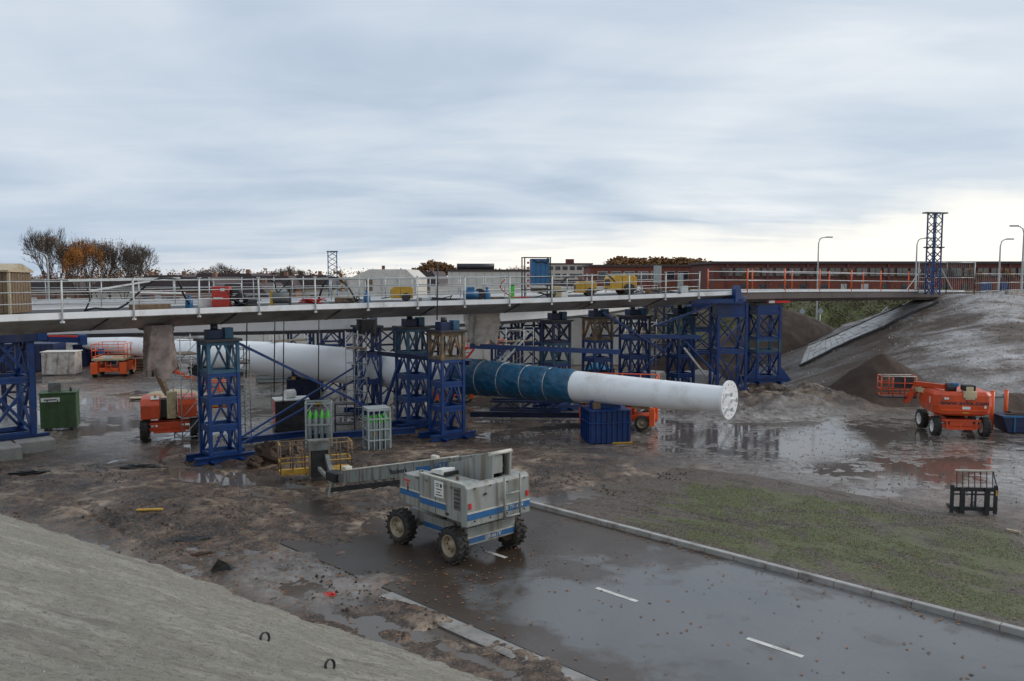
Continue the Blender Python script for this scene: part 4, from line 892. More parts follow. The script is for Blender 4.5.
bk = Vector((1.4, -2.3, 1.2)); P1('basket_floor', 'orange', t, 'box', bk, (.9, 1.5, .12)); P1('toe_board', 'yellow', t, 'box', bk+Vector((-.46, 0, .1)), (.03, 1.4, .14))
for sx in (-.43, .43):
    for kk in range(4): P1('basket_post', 'orange_hi', t, 'tube', bk+Vector((sx, -.7+.467*kk, 0)), bk+Vector((sx, -.7+.467*kk, 1.35)), .03, n=6)
    for z in (.45, .9, 1.35): P1('basket_rail', 'orange_hi', t, 'tube', bk+Vector((sx, -.7, z)), bk+Vector((sx, .7, z)), .03, n=6)
for sy in (-.7, .7):
    for z in (.45, .9, 1.35): P1('basket_rail', 'orange_hi', t, 'tube', bk+Vector((-.43, sy, z)), bk+Vector((.43, sy, z)), .03, n=6)
# --- scissor lifts
def scissor(loc, rz, L_, W_, label, H1=1.35, H2=1.15, grp='orange scissor lifts'):
    t = thing('scissor_lift', loc, rz, label, 'scissor lift', grp)
    for x in (-L_*.33, L_*.33):
        for s in (-1, 1): wheel(t, x, s*(W_/2-.18), .42, .32, s, 0, lug=False)
    P1('chassis', 'orange_hi', t, 'box', (0, 0, .62), (L_*.96, W_*.55, .3), bevel=.03)
    for s in (-1, 1):
        P1('side_box', 'orange_hi', t, 'box', (L_*.02, s*W_*.40, .85), (L_*.42, W_*.18, .75), bevel=.03)
        P1('outrigger', 'orange_hi', t, 'box', (-L_*.46, s*W_*.40, .75), (.28, W_*.2, .95), bevel=.03); P1('outrigger', 'orange_hi', t, 'box', (L_*.46, s*W_*.40, .75), (.28, W_*.2, .95), bevel=.03)
        P1('ladder_rail', 'orange_hi', t, 'box', (-L_*.5, s*.2, .8), (.05, .05, .85))
    for z in (.5, .75, 1.0): P1('ladder_rung', 'orange_hi', t, 'box', (-L_*.5, 0, z), (.04, .4, .04))
    for k in range(3):
        for s in (-1, 1): P1('scissor_arm', 'cream', t, 'beam', (-L_*.42, s*W_*.22, 1.12+.1*k), (L_*.42, s*W_*.22, 1.22+.1*k), .08, .09)
    P1('deck', 'cream', t, 'box', (0, 0, H1+.12), (L_, W_*.92, .18), bevel=.02)
    z0 = H1+.2; n = max(3, int(L_/.9))
    for s in (-1, 1):
        for k in range(n+1): P1('rail_post', 'orange_hi', t, 'tube', (-L_/2+L_*k/n, s*W_*.45, z0), (-L_/2+L_*k/n, s*W_*.45, z0+H2), .032, n=6)
        for z in (.12, H2*.55, H2): P1('rail', 'orange_hi', t, 'tube', (-L_/2, s*W_*.45, z0+z), (L_/2, s*W_*.45, z0+z), .03, n=6)
        for z in (.12, H2*.55, H2): P1('rail', 'orange_hi', t, 'tube', (s*L_/2, -W_*.45, z0+z), (s*L_/2, W_*.45, z0+z), .03, n=6)
        P1('rail_post', 'orange_hi', t, 'tube', (s*L_/2, 0, z0), (s*L_/2, 0, z0+H2), .032, n=6)
    P1('control_box', 'panel_blue', t, 'box', (-L_*.45, W_*.2, z0+.6), (.2, .5, .4), bevel=.02); P1('sign', 'sticker', t, 'box', (-L_/2-.03, 0, z0+.12), (.02, .6, .2))
    return t
P = G(106, 377.5); scissor((P.x, P.y+1.4, 0), R(100), 3.0, 2.75, 'orange scissor lift parked in front of the far left end of the mast')
P = G(628, 431); scissor((P.x-.3, P.y+1.4, 0), R(165), 4.1, 2.3, 'orange scissor lift standing behind the blue saddle block', H2=1.25)
P = G(449, 405); t = scissor((P.x, P.y+1.4, 0), R(20), 2.6, 1.9, 'red scissor lift almost hidden behind the ochre topped tower', H2=.5); 
P = AY(480, 356, 59); P.z = 0
t = thing('access_platform', tuple(P), R(20), 'orange work platform on blue legs below the plastic wrapped joint', 'platform')
P1('deck', 'orange', t, 'box', (0, 0, 3.35), (3.2, 1.6, .15))
for cx in (-1.4, 1.4):
    for cy in (-.7, .7): P1('leg', 'blue', t, 'beam', (cx, cy, 0), (cx, cy, 3.3), .14)
for k in range(9): P1('rail_post', 'orange_hi', t, 'tube', (-1.5+3*k/8, -.75, 3.4), (-1.5+3*k/8, -.75, 3.85), .03, n=5)
P1('rail', 'orange_hi', t, 'tube', (-1.5, -.75, 3.85), (1.5, -.75, 3.85), .04, n=5)
P1('ladder_rail', 'red', t, 'beam', (-1.3, -.9, 3.3), (-3.2, -1.2, 1.2), .08, .12); P1('ladder_rail', 'red', t, 'beam', (-.8, -1.2, 3.3), (-2.7, -1.5, 1.2), .08, .12)
for k in range(8): P1('ladder_rung', 'red', t, 'beam', Vector((-1.3, -.9, 3.3)).lerp(Vector((-3.2, -1.2, 1.2)), k/8), Vector((-.8, -1.2, 3.3)).lerp(Vector((-2.7, -1.5, 1.2)), k/8), .06, .05)
# ------------------------------------------------------------------ yard objects
def box_thing(name, m_, c, d, rz, label, cat, grp=None, bevel=.03):
    t = thing(name, c, rz, label, cat, grp); P1('body', m_, t, 'box', (0, 0, d[2]/2), d, bevel=bevel); return t
P = G(53, 431); t = box_thing('tank', 'green', (P.x, P.y+.8, .12), (1.75, 1.35, 1.85), R(20), 'dark green site tank with a small grey box on top at left', 'tank')
P1('skid', 'steel_dark', t, 'box', (-.6, 0, -.05), (.2, 1.3, .14)); P1('skid', 'steel_dark', t, 'box', (.6, 0, -.05), (.2, 1.3, .14))
P1('lid', 'green', t, 'box', (0, 0, 1.88), (1.82, 1.42, .07), bevel=.01); P1('pump_box', 'lift_dark', t, 'box', (-.2, .1, 2.15), (.62, .6, .5), bevel=.02); P1('fitting', 'steel_dark', t, 'tube', (.55, 0, 1.9), (.55, 0, 2.12), .06); P1('sign_plate', 'sticker', t, 'box', (-.35, -.69, 1.55), (.9, .02, .22)); P1('printed_line', 'ink', t, 'box', (-.35, -.705, 1.55), (.6, .006, .06))
for x in (-.5, 0, .5): P1('rib', 'green', t, 'box', (x, -.69, .8), (.05, .04, 1.5))
P = G(287, 431.5); t = box_thing('generator', 'black', (P.x, P.y+.9, .15), (1.75, 1.25, 1.45), R(22), 'dark generator with pale roof and a white motor on top', 'generator')
P1('roof', 'sticker', t, 'box', (0, 0, 1.49), (1.82, 1.3, .07), bevel=.01); P1('side_panel', 'red', t, 'box', (-.885, 0, .75), (.02, 1.1, 1.3)); P1('logo', 'sticker', t, 'box', (-.90, -.1, .7), (.01, .3, .2))
for k in range(9): P1('louvre', 'steel_dark', t, 'box', (.1, -.645, .7+.075*k), (1.4, .04, .03))
P1('motor', 'sticker', t, 'tube', (-.3, -.1, 1.75), (.2, .1, 1.75), .24, n=14); P1('control_panel', 'steel_dark', t, 'box', (.1, -.65, .42), (1.2, .03, .42)); P1('skid', 'steel_dark', t, 'box', (0, 0, -.06), (1.9, 1.2, .16))
# gas bottle cages
def cage(px, py, w_, d_, h_, rz, label, n=4, full=True, topz=None):
    P = G(px, py); t = thing('bottle_cage', (P.x, P.y+.3, .05), R(rz), label, 'gas bottle rack', 'gas bottle racks')
    hw, hd = w_/2, d_/2
    for cx in (-hw, hw):
        for cy in (-hd, hd): P1('corner_post', 'cage_grey', t, 'box', (cx, cy, h_/2), (.07, .07, h_))
    zs = (.05, .55, 1.05, 1.55, h_-.04) if full else (.05, h_*.5, h_-.04)
    for z in zs:
        for cy in (-hd, hd): P1('rail', 'cage_grey', t, 'box', (0, cy*1.03, z), (w_, .05, .07))
        for cx in (-hw, hw): P1('rail', 'cage_grey', t, 'box', (cx*1.03, 0, z), (.05, d_, .07))
    if full:
        for k in range(1, 4): P1('bar', 'cage_grey', t, 'box', (hw*1.04, -hd+d_*k/4, h_/2), (.04, .05, h_)); P1('bar', 'cage_grey', t, 'box', (-hw+w_*k/4, -hd*1.05, h_/2), (.05, .035, h_))
        P1('roof', 'cage_grey', t, 'box', (0, 0, h_+.02), (w_+.06, d_+.06, .05)); P1('document_sheet', 'sticker', t, 'box', (hw*1.08, -.08, h_-.75), (.01, .24, .85))
        P1('mark', 'bottle_green', t, 'box', (hw*1.10, -.08, h_-.75), (.01, .1, .12)); P1('floor_plate', 'cage_grey', t, 'box', (0, 0, .06), (w_, d_, .05)); P1('tag', 'yellow', t, 'box', (-.25, -hd*1.12, .85), (.07, .02, .1))
    else:
        P1('mark', 'yellow', t, 'box', (0, -hd*1.08, h_-.04), (.3, .02, .07))
        for s in (-1, 1): P1('brace', 'cage_grey', t, 'beam', (s*hw, -hd, h_-.5), (s*.25, -hd, h_-.06), .05)
    for r_ in range(3):
        for k in range(n):
            x = -hw+w_*(k+.6)/(n+.2); y = -hd+.16+r_*.27
            b_ = MB().lathe([(.08, 0), (.08, .10), (1.38, .10), (1.5, .085)], (x, y, 0), (0, 0, 1), 14).build('gas_bottle', 'bottle_grey', t)
            MB().lathe([(1.38, .102), (1.52, .088), (1.60, .045), (1.70, .03), (1.70, 0)], (x, y, 0), (0, 0, 1), 14).build('shoulder', 'bottle_green', b_)
    return t
cage(376, 452, 1.05, 1.0, 2.0, 24, 'fully barred grey cage of gas bottles with a document sheet')
cage(318, 447.5, 1.2, .8, 2.15, 10, 'open fronted grey rack of four green shouldered gas bottles behind the lift basket', full=False)
t = thing('rack', tuple(G(345, 431)), R(10), 'dark empty steel shelf rack right of the open gas rack', 'rack')
for cx in (-.5, .5):
    for cy in (-.3, .3): P1('post', 'steel_dark', t, 'box', (cx, cy, .75), (.06, .06, 1.5))
for z in (.4, .9, 1.48): P1('shelf', 'steel_dark', t, 'box', (0, 0, z), (1.1, .7, .05))
for i, (px, py, s, lab) in enumerate(((268, 466, .75, 'dark lump of rubble under a tarp left of the yellow basket'), (252, 470, .4, 'small dark debris heap at foot of the rubble lump'), (293, 459, .55, 'brown stone lump inside the yellow basket'), (346, 456, .5, 'brown stone lump at the right end of the yellow basket'))):
    P = G(px, py); o = MB().blob((0, 0, 0), (1.0*s, .7*s, .85*s), .22, i+3, 14).build('rubble', 'soil' if i < 2 else 'rubble', None); o.location = (P.x, P.y+.4, .45*s); o.rotation_euler = (0, 0, i); tag(o, lab, 'rubble')
# carriage frame at right
P = G(973, 514); t = thing('fork_carriage', (P.x, P.y, .02), R(-5), 'black steel fork carriage frame standing on the wet paving at right', 'fork carriage')
w_ = 1.45
for x in (-w_/2, w_/2): P1('side_post', 'steel_dark', t, 'box', (x, 0, .50), (.09, .12, 1.0))
for z in (.18, .86): P1('carriage_bar', 'black', t, 'box', (0, -.02, z), (w_+.1, .10, .13))
P1('cross_bar', 'steel_dark', t, 'box', (0, 0, .68), (w_, .05, .05))
for x in (-.06, .06): P1('mid_post', 'steel_dark', t, 'box', (x, 0, .5), (.05, .06, .6))
for x in (-.42, .40): P1('fork', 'black', t, 'box', (x, -.10, .46), (.16, .07, .95)); P1('fork_tine', 'black', t, 'box', (x, .45, .05), (.14, 1.15, .06))
for k in range(7): P1('guard_bar', 'steel_dark', t, 'beam', (-.58+.2*k, 0, .92), (-.55+.2*k, .12, 1.48), .025)
P1('guard_top', 'lift_trim', t, 'beam', (-.60, .12, 1.49), (.68, .12, 1.49), .06, .05); P1('guard_stay', 'steel_dark', t, 'beam', (.66, .12, 1.48), (.76, -.02, .9), .03); P1('paint_mark', 'yellow', t, 'box', (.72, -.07, .75), (.05, .02, .2))
# skip and posts at the right edge
P = G(1019, 433); t = thing('skip', (P.x+.6, P.y+.5, .05), R(-4), 'blue steel skip half out of frame at right edge', 'skip')
MB().prism([(-1.2, 0), (1.2, 0), (1.5, .85), (-1.5, .85)], -.7, .7).build('body', 'blue_dark', t, bevel=.01)
for x in (-.9, 0, .9): P1('rib', 'panel_blue', t, 'box', (x, -.72, .42), (.08, .08, .8))
P1('rim', 'panel_blue', t, 'box', (0, -.72, .84), (3.0, .1, .1)); P1('load', 'soil', t, 'blob', (0, 0, .85), (1.2, .5, .18), .2, 4)
t = box_thing('machine_box', 'cab_grey', tuple(G(997, 427)+Vector((0, .8, .3))), (1.1, .8, 1.3), R(0), 'grey cabinet between orange lift and blue skip', 'cabinet'); P1('lid', 'lift_dark', t, 'box', (0, 0, 1.32), (1.2, .9, .06))
for i, (px, py, h_) in enumerate(((991, 430, 2.1), (1005, 424, 1.9))):
    P = G(px, py); o = MB().tube((0, 0, 0), (0, 0, h_), .11, n=12).tube((0, 0, h_), (0, 0, h_+.05), .115, .04, n=12).build('orange_post', 'orange_hi'); o.location = P
    tag(o, ['thick orange post beside the rear wheel of the orange lift', 'orange post rising behind the blue skip'][i], 'post', 'orange posts')
# wrapped container, far-left clutter
P = AY(62, 364, 71); t = thing('wrapped_crate', (P.x, 71, 0), R(8), 'white plastic wrapped crate beside the far left orange scissor lift', 'crate')
mb = MB().box((0, 0, .95), (2.7, 1.6, 1.9)); mb.build('sheeting', 'wrap_pale', t, bevel=.12); P1('lid', 'canvas', t, 'box', (0, 0, 1.93), (2.8, 1.7, .08), bevel=.02)
for k in range(3): P1('fold', 'wrap', t, 'beam', (-1.1+.9*k, -.82, .1), (-.9+.9*k, -.83, 1.8), .12, .04)
P = AY(30, 352, 74); t = box_thing('container', 'blue_dark', (P.x-2, 74, 0), (9, 2.4, 2.4), R(3), 'low blue container behind the left edge tower', 'container', 'blue site containers')
for k in range(20): P1('rib', 'blue_dark', t, 'box', (-4.3+.45*k, -1.22, 1.2), (.12, .06, 2.2))
P = AY(120, 352, 80); t = box_thing('container', 'blue_dark', (P.x, 80, 0), (7, 2.4, 2.3), R(-4), 'low blue container behind the orange scissor lift', 'container', 'blue site containers')
for k in range(15): P1('rib', 'blue_dark', t, 'box', (-3.2+.45*k, -1.22, 1.2), (.12, .06, 2.1))
P = AY(178, 372, 58); t = thing('tarp_heap', (P.x, 58, 0), 0, 'beige tarpaulin heap lying on the ground under the mast', 'tarpaulin')
def heapf(cx, cy, rx, ry, h_, s):
    return lambda x, y: h_*np.clip(1-np.sqrt((x/rx)**2+(y/ry)**2), 0, 1)**.6*(1+.5*fbm(x+s, y, .9, 4))-.02
grid('sheet', np.arange(-2.6, 2.6, .12), np.arange(-1.4, 1.4, .12), heapf(0, 0, 2.5, 1.3, .5, 4), 'wood_pale', t); P1('board', 'wood_pale', t, 'box', (-1.8, -1.2, .08), (1.9, .8, .05), rz=.2)
# plastic hanging round deck joints
def hang(px, py, y, w_, h_, m_, label, flare=.1, seed=0, rz=40, folds=5):
    P = AY(px, py, y); n = 44; k = 20; vs = []; rnd = random.Random(seed); ph = rnd.random()*6
    for i in range(k+1):
        f = i/k
        for j in range(n):
            a = 2*math.pi*j/n; r_ = 1+.13*math.sin(folds*a+ph+f*3)*(.4+f)+.07*math.sin(11*a+f*7+ph)+rnd.uniform(-.03, .03)+flare*(f if flare > 0 else -f*0+f)
            sq = lambda v: math.copysign(abs(v)**.55, v)
            vs.append((w_/2*sq(math.cos(a))*r_, w_*.28*sq(math.sin(a))*r_, -h_*f-((.20*math.sin(3*a+ph)+.10*math.sin(7*a))*f*f*h_*.5)))
    mb = MB().add(vs, [(i*n+j, i*n+(j+1) % n, (i+1)*n+(j+1) % n, (i+1)*n+j) for i in range(k) for j in range(n)], True)
    mb.add([vs[j] for j in range(n)], [tuple(range(n))]); o = mb.build('hanging_wrap', m_, None); o.location = P; o.rotation_euler = (0, 0, R(rz)); return tag(o, label, 'plastic sheet', 'plastic sheets hung under the deck')
hang(159, 325, 35.6, 1.05, 2.0, 'wrap_brown', 'brown stained plastic sheet hanging below the deck at left', .12, 2)
hang(156, 310, 36.5, 1.3, .8, 'steel_dark', 'dark stained joint box above the hanging brown sheet', .0, 5)
hang(481, 310, 50, 2.1, 2.0, 'wrap_pale', 'pale dusty plastic sheet wrapped round joint left of the far towers', -.30, 7, 25)
hang(366, 319, 49, 1.1, .9, 'steel_dark', 'dark joint cover at the end of white ring girder', -.2, 9, 30)
# ------------------------------------------------------------------ things on the deck
def deck_at(px, n_):      # a point on the deck n_ metres in from its near edge, under image column px
    best = min(DK, key=lambda f: abs(512+850*(f[0]+f[2]*n_).x/(f[0]+f[2]*n_).y-px)); i = DK.index(best); res = None
    for a, b_ in ((max(i-1, 0), i), (i, min(i+1, len(DK)-1))):
        pa, pb = DK[a][0]+DK[a][2]*n_, DK[b_][0]+DK[b_][2]*n_; xa, xb = 512+850*pa.x/pa.y, 512+850*pb.x/pb.y
        if (xa-px)*(xb-px) <= 0 and abs(xa-xb) > 1e-6: res = (pa.lerp(pb, (px-xa)/(xb-xa)), DK[i][1])
    p, d = res or (best[0]+best[2]*n_, best[1]); return p, math.atan2(d.y, d.x)
p, a = deck_at(8, 1.3); t = thing('site_hut', tuple(p+Vector((-1.1, .3, .02))), R(8), 'brown timber hut on the deck at left edge', 'hut')
P1('wall', 'wood', t, 'box', (0, 0, .78), (2.6, 1.9, 1.52))
for k in range(12): P1('plank', 'wood', t, 'box', (-1.2+.22*k, -.965, .78), (.19, .035, 1.5))
for k in range(8): P1('plank', 'wood', t, 'box', (1.315, -.85+.235*k, .78), (.035, .20, 1.5))
P1('corner_post', 'wood_pale', t, 'box', (1.32, -.97, .78), (.08, .08, 1.54)); MB().prism([(-1.15, 1.55), (1.05, 1.52), (1.05, 1.58), (0, 1.86), (-1.15, 1.62)], -1.4, 1.4, 'x').build('roof', 'wood_pale', t)
P1('flue', 'steel_dark', t, 'tube', (0, -.2, 1.7), (0, -.2, 2.05), .07); P1('flue_cap', 'steel_dark', t, 'box', (0, -.2, 2.06), (.3, .2, .03))
p, a = deck_at(222, 1.2); t = box_thing('welding_set', 'red', tuple(p), (.74, .55, .92), R(6), 'red welding generator on the deck above the teal topped tower', 'welding set')
P1('panel', 'sticker', t, 'box', (.1, -.28, .78), (.18, .02, .12)); P1('panel', 'sticker', t, 'box', (-.1, -.28, .42), (.4, .02, .05)); P1('cable_coil', 'hose', t, 'lathe', [(0, .12), (0, .3), (.12, .3), (.12, .12)], (.58, -.1, .55), (0, 1, 0), 16); P1('cable_coil', 'hose', t, 'lathe', [(0, .12), (0, .32), (.12, .32), (.12, .12)], (.8, .1, .3), (0, 1, .3), 16)
P1('handle', 'galv', t, 'path', [(-.3, -.3, .92), (-.3, -.3, 1.05), (.9, -.3, 1.05), (.98, -.3, .4)], .02)
def bottle(px, n_, label, s=1.0):
    p, a = deck_at(px, n_); o = MB().lathe([(0, 0), (0, .15), (.02, .16), (.36, .16), (.44, .10), (.46, .05), (.52, .07), (.58, .07), (.58, 0)], (0, 0, 0), (0, 0, 1), 14).build('gas_bottle', 'panel_blue'); o.location = p; o.scale = (s,)*3; tag(o, label, 'gas bottle', 'blue gas bottles on the deck')
bottle(189, .9, 'blue gas bottle left of the red welding set'); bottle(367, .7, 'blue gas bottle right of the coiled red hoses', 1.1); bottle(487, .9, 'blue gas bottle near the green bin on the deck', 1.2)
p, a = deck_at(281, 1.0); t = thing('hose_reel', tuple(p), R(10), 'yellow edged hose reel stand on the deck', 'hose reel')
P1('side', 'yellow', t, 'box', (-.4, 0, .35), (.14, .4, .7), bevel=.02); P1('side', 'steel_dark', t, 'box', (.42, 0, .4), (.08, .4, .8)); P1('drum', 'lift_dark', t, 'tube', (-.35, 0, .4), (.4, 0, .4), .3, n=14); P1('cover', 'cage_grey', t, 'box', (.05, 0, .68), (.5, .4, .1), bevel=.02)
p, a = deck_at(312, .8); mb = MB(); rnd = random.Random(3)
pts = [Vector((rnd.uniform(-.7, .7), rnd.uniform(-.2, .2), .05+rnd.uniform(0, .25))) for _ in range(26)]; mb.path(pts, .025); o = mb.build('hose_tangle', 'red'); o.location = p; tag(o, 'tangle of red welding hoses on the deck edge', 'hoses')
p, a = deck_at(345, 1.8); o = MB().box((0, 0, .14), (.9, .6, .28)).build('timber_box', 'wood', bevel=.01); o.location = p; tag(o, 'small brown timber box on deck behind red hoses', 'box')
def compressor(px, n_, label, m_='yellow', s=1, rz=8):
    p, a = deck_at(px, n_); t = thing('compressor', tuple(p), R(rz), label, 'compressor', 'yellow wheeled compressors on the deck'); t.scale = (s,)*3
    pan(t, 'canopy', m_, [(-.7, .22), (.7, .22), (.7, .85), (.5, .98), (-.45, .98), (-.7, .8)], -.42, .42, .04)
    for y in (-.42, .42): P1('wheel', 'rubber', t, 'tube', (.25, y-.09, .28), (.25, y+.09, .28), .28, n=16); P1('hub', 'steel_dark', t, 'tube', (.25, y-.1, .28), (.25, y+.1, .28), .1, n=10)
    P1('drawbar', 'steel_dark', t, 'beam', (-.7, 0, .3), (-1.3, 0, .2), .06); P1('seam', 'black', t, 'box', (-.1, -.425, .6), (.02, .01, .6)); P1('grille', 'steel_dark', t, 'box', (-.71, 0, .6), (.02, .5, .3)); return t
compressor(402, 1.6, 'yellow wheeled compressor alone on the deck left of the green bin', 'yellow', .82)
compressor(585, 1.9, 'smaller yellow compressor, left one of the close pair', 'yellow', .9); compressor(620, 2.0, 'larger yellow compressor right of its smaller neighbour', 'yellow', 1.25, 20)
p, a = deck_at(474, 1.1); t = thing('air_pump', tuple(p), R(15), 'blue and black pump motor on the deck', 'pump'); P1('tank', 'panel_blue', t, 'tube', (-.55, 0, .3), (.2, 0, .3), .25, n=14); P1('flywheel', 'black', t, 'tube', (.3, -.15, .32), (.3, .1, .32), .30, n=16); P1('motor', 'panel_blue', t, 'box', (-.2, 0, .58), (.4, .3, .25), bevel=.03)
p, a = deck_at(511.5, 1.2); t = box_thing('green_bin', 'bottle_green', tuple(p), (.30, .4, .75), R(5), 'narrow bright green bin on the deck', 'bin', bevel=.03); P1('lid', 'green', t, 'box', (0, 0, .77), (.32, .42, .05))
# blue panel rack
p, a = deck_at(536, 1.6); t = thing('panel_rack', tuple(p), R(12), 'blue cabinet in tall steel frame on the deck, highest object there', 'rack')
for cx in (-.75, .75):
    for cy in (-.35, .35): P1('post', 'steel_dark', t, 'box', (cx, cy, 1.15), (.06, .06, 2.3))
for z in (.5, 1.2, 2.3):
    P1('rail', 'steel_dark', t, 'box', (0, -.35, z), (1.6, .05, .05)); P1('rail', 'steel_dark', t, 'box', (0, .35, z), (1.6, .05, .05))
    for cx in (-.75, .75): P1('rail', 'steel_dark', t, 'box', (cx, 0, z), (.05, .7, .05))
P1('cabinet', 'panel_blue', t, 'box', (.18, -.1, 1.48), (1.05, .5, 1.5), bevel=.03); P1('hose_bundle', 'hose', t, 'path', [(-.3, -.4, 2.2), (.0, -.42, 2.02), (.3, -.42, 2.1), (.5, -.4, 1.95), (.65, -.4, 2.25)], .04)
for x in (-.1, .18, .46): P1('seam', 'blue_dark', t, 'box', (x, -.355, 1.48), (.015, .012, 1.4))
for z in (.7, 1.0, 1.3, 1.7, 2.0): P1('valve', 'red', t, 'box', (-.55, -.35, z), (.12, .1, .12), bevel=.02)
P1('base', 'ochre', t, 'box', (.2, 0, .45), (.9, .6, .25)); P1('console', 'cream', t, 'box', (1.2, .1, .35), (.6, .5, .65), bevel=.04)
for i, (px, n_, h_, w_, lab) in enumerate(((657, 2.2, 1.75, .42, 'tall grey cabinet on legs near the curved deck end'), (680, 1.8, 1.25, .28, 'slim grey post box right of the tall cabinet'), (684, 1.2, .45, .4, 'small white box at the foot of the slim post box'))):
    p, a = deck_at(px, n_); t = thing('cabinet', tuple(p), R(10), lab, 'cabinet')
    z0 = h_*.35 if i == 0 else .0; P1('body', 'cab_grey' if i < 2 else 'sticker', t, 'box', (0, 0, z0+(h_-z0)/2), (w_, .3, h_-z0), bevel=.02); P1('lid', 'lift_dark', t, 'box', (0, 0, h_+.01), (w_+.04, .34, .03))
    if i == 0:
        for s in (-1, 1): P1('leg', 'galv', t, 'beam', (s*.15, 0, z0), (s*.3, 0, 0), .04)
# hoses and cables
def cable(pts, r_, m_, label, sag=0.0):
    P_ = resample([Vector(q) for q in pts], .35); o = MB().path(P_, r_, 6).build('hose', m_); return tag(o, label, 'hose')
def DZ(px, n_, z): p, a = deck_at(px, n_); return p+Vector((0, 0, z))
cable([DZ(84, 1.0, .05), DZ(95, .6, .15), DZ(118, .8, .1), DZ(133, .6, .5), DZ(146, .3, 1.0), DZ(160, .1, 1.3), DZ(178, .2, 1.25), DZ(183, .3, .7), DZ(189, .6, .2)], .045, 'hose', 'thick black hose looped over the rail left of the red welding set')
cable([DZ(84, .4, .05), DZ(90, .2, .5), DZ(88, .3, .9)], .03, 'hose', 'short black hose hanging on a rail post at left')
cable([DZ(226, .6, .8), DZ(236, .3, .3), DZ(250, .5, .08), DZ(268, .5, .05)], .03, 'hose', 'black cable running from the red welding set')
cable([DZ(268, .2, 1.25), DZ(275, .5, 1.1), DZ(278, .9, .6), DZ(290, .6, 1.2)], .035, 'hose', 'black hoses draped above the hose reel')
cable([DZ(505, .3, 1.1), DZ(500, .3, .7), DZ(512, .5, .15), DZ(530, .6, .1)], .03, 'red', 'red and black hose on the post left of blue rack')
cable([DZ(560, .9, .8), DZ(572, .9, 1.3), DZ(590, 1.0, 1.15), DZ(606, .9, 1.3), DZ(615, .9, .8)], .05, 'hose', 'black hose bundle arched above the yellow compressors')
cable([DZ(318, 1.8, .1), DZ(326, 1.5, 1.15), DZ(338, 1.5, 1.25), DZ(350, 1.3, .7), DZ(356, 1.2, .1)], .05, 'hose', 'dark cable loop over the rails left of white tent')
for i, (px, y, y0, y1) in enumerate(((247, 41, 318, 378), (275, 44, 305, 392), (284, 44.5, 312, 405), (319, 46, 318, 407), (171, 37, 330, 350), (438, 43, 262, 320), (876, 60, 300, 301))):
    if i == 6: continue
    a, b_ = AY(px, y0, y), AY(px-1, y1, y); o = MB().tube(a, b_, .03, n=6).build('hanging_cable', 'steel_dark')
    tag(o, ['dark cable hanging right of the teal topped tower', 'thin cable hanging below the hose reel', 'bluish hanging rod over the dark generator', 'thin cable hanging in front of the thick mast', 'short cable beside the hanging brown sheet', 'thin rod rising through the deck beside yellow compressor'][i], 'cable', 'hanging cables')
# ------------------------------------------------------------------ litter on the ground
def on_ground(x, y): return max(hz(H_ground, x, y), WATER)
P = G(150, 517); o = MB().box((0, 0, .03), (.85, .16, .05)).build('yellow_plank', 'yellow', bevel=.005); o.location = (P.x, P.y, on_ground(P.x, P.y)+.02); o.rotation_euler = (0, 0, R(6)); tag(o, 'yellow plank lying alone on the mud at left', 'plank')
P = HIT(330, 596, H_ground); o = MB().blob((0, 0, .03), (.22, .1, .07), .3, 8, 7).build('red_rag', 'red'); o.location = P; tag(o, 'crumpled red rag on the mud near the road corner', 'rag')
P = G(1014, 532, .1); o = MB().beam((-.12, .2, 0.02), (.08, -.2, .05), .09, .06).build('wood_block', 'wood_pale', bevel=.005); o.location = P; tag(o, 'pale piece of wood on the grass at right', 'wood')
P = HIT(222, 572, H_ground); o = MB().add([(-.34, 0, 0), (.30, .05, 0), (-.12, .05, .36), (-.3, .3, 0), (.12, .1, .22), (.35, .3, 0)], [(0, 1, 4, 2), (0, 2, 3), (2, 4, 5, 3), (1, 5, 4), (0, 3, 5, 1)]).build('torn_panel', 'rubber'); o.location = P; tag(o, 'dark torn sheet sticking up from the mud by the near slope', 'torn sheet')
for i, (px, py, s, lab) in enumerate(((140, 468, .9, 'dark flattened tarp debris on the wet ground left of centre'), (28, 474, .8, 'dark debris at the end of the footing blocks'), (190, 541, .7, 'dark clod scattered with leaves, upper one'), (196, 556, .5, 'dark clod scattered with leaves, lower one'))):
    P = HIT(px, py, H_ground); o = MB().blob((0, 0, .02), (s, .28*s, .14*s), .35, i+20, 10).build('debris', 'black' if i < 3 else 'soil'); o.location = P; o.rotation_euler = (0, 0, .2*i); tag(o, lab, 'debris', 'dark debris on the mud')
for i, (px, py) in enumerate(((265, 641), (330, 669))):
    P = HIT(px, py, H_near); o = MB().lathe([(-.02, .08), (-.02, .10), (.02, .10), (.02, .08), (-.02, .08)], (0, 0, .05), (.8, -.5, .25), 20).build('ring', 'black'); o.location = P; tag(o, ['dark ring half buried in the near slope, upper left one', 'dark ring half buried in the near slope, lower right one'][i], 'ring', 'rings in the near slope')
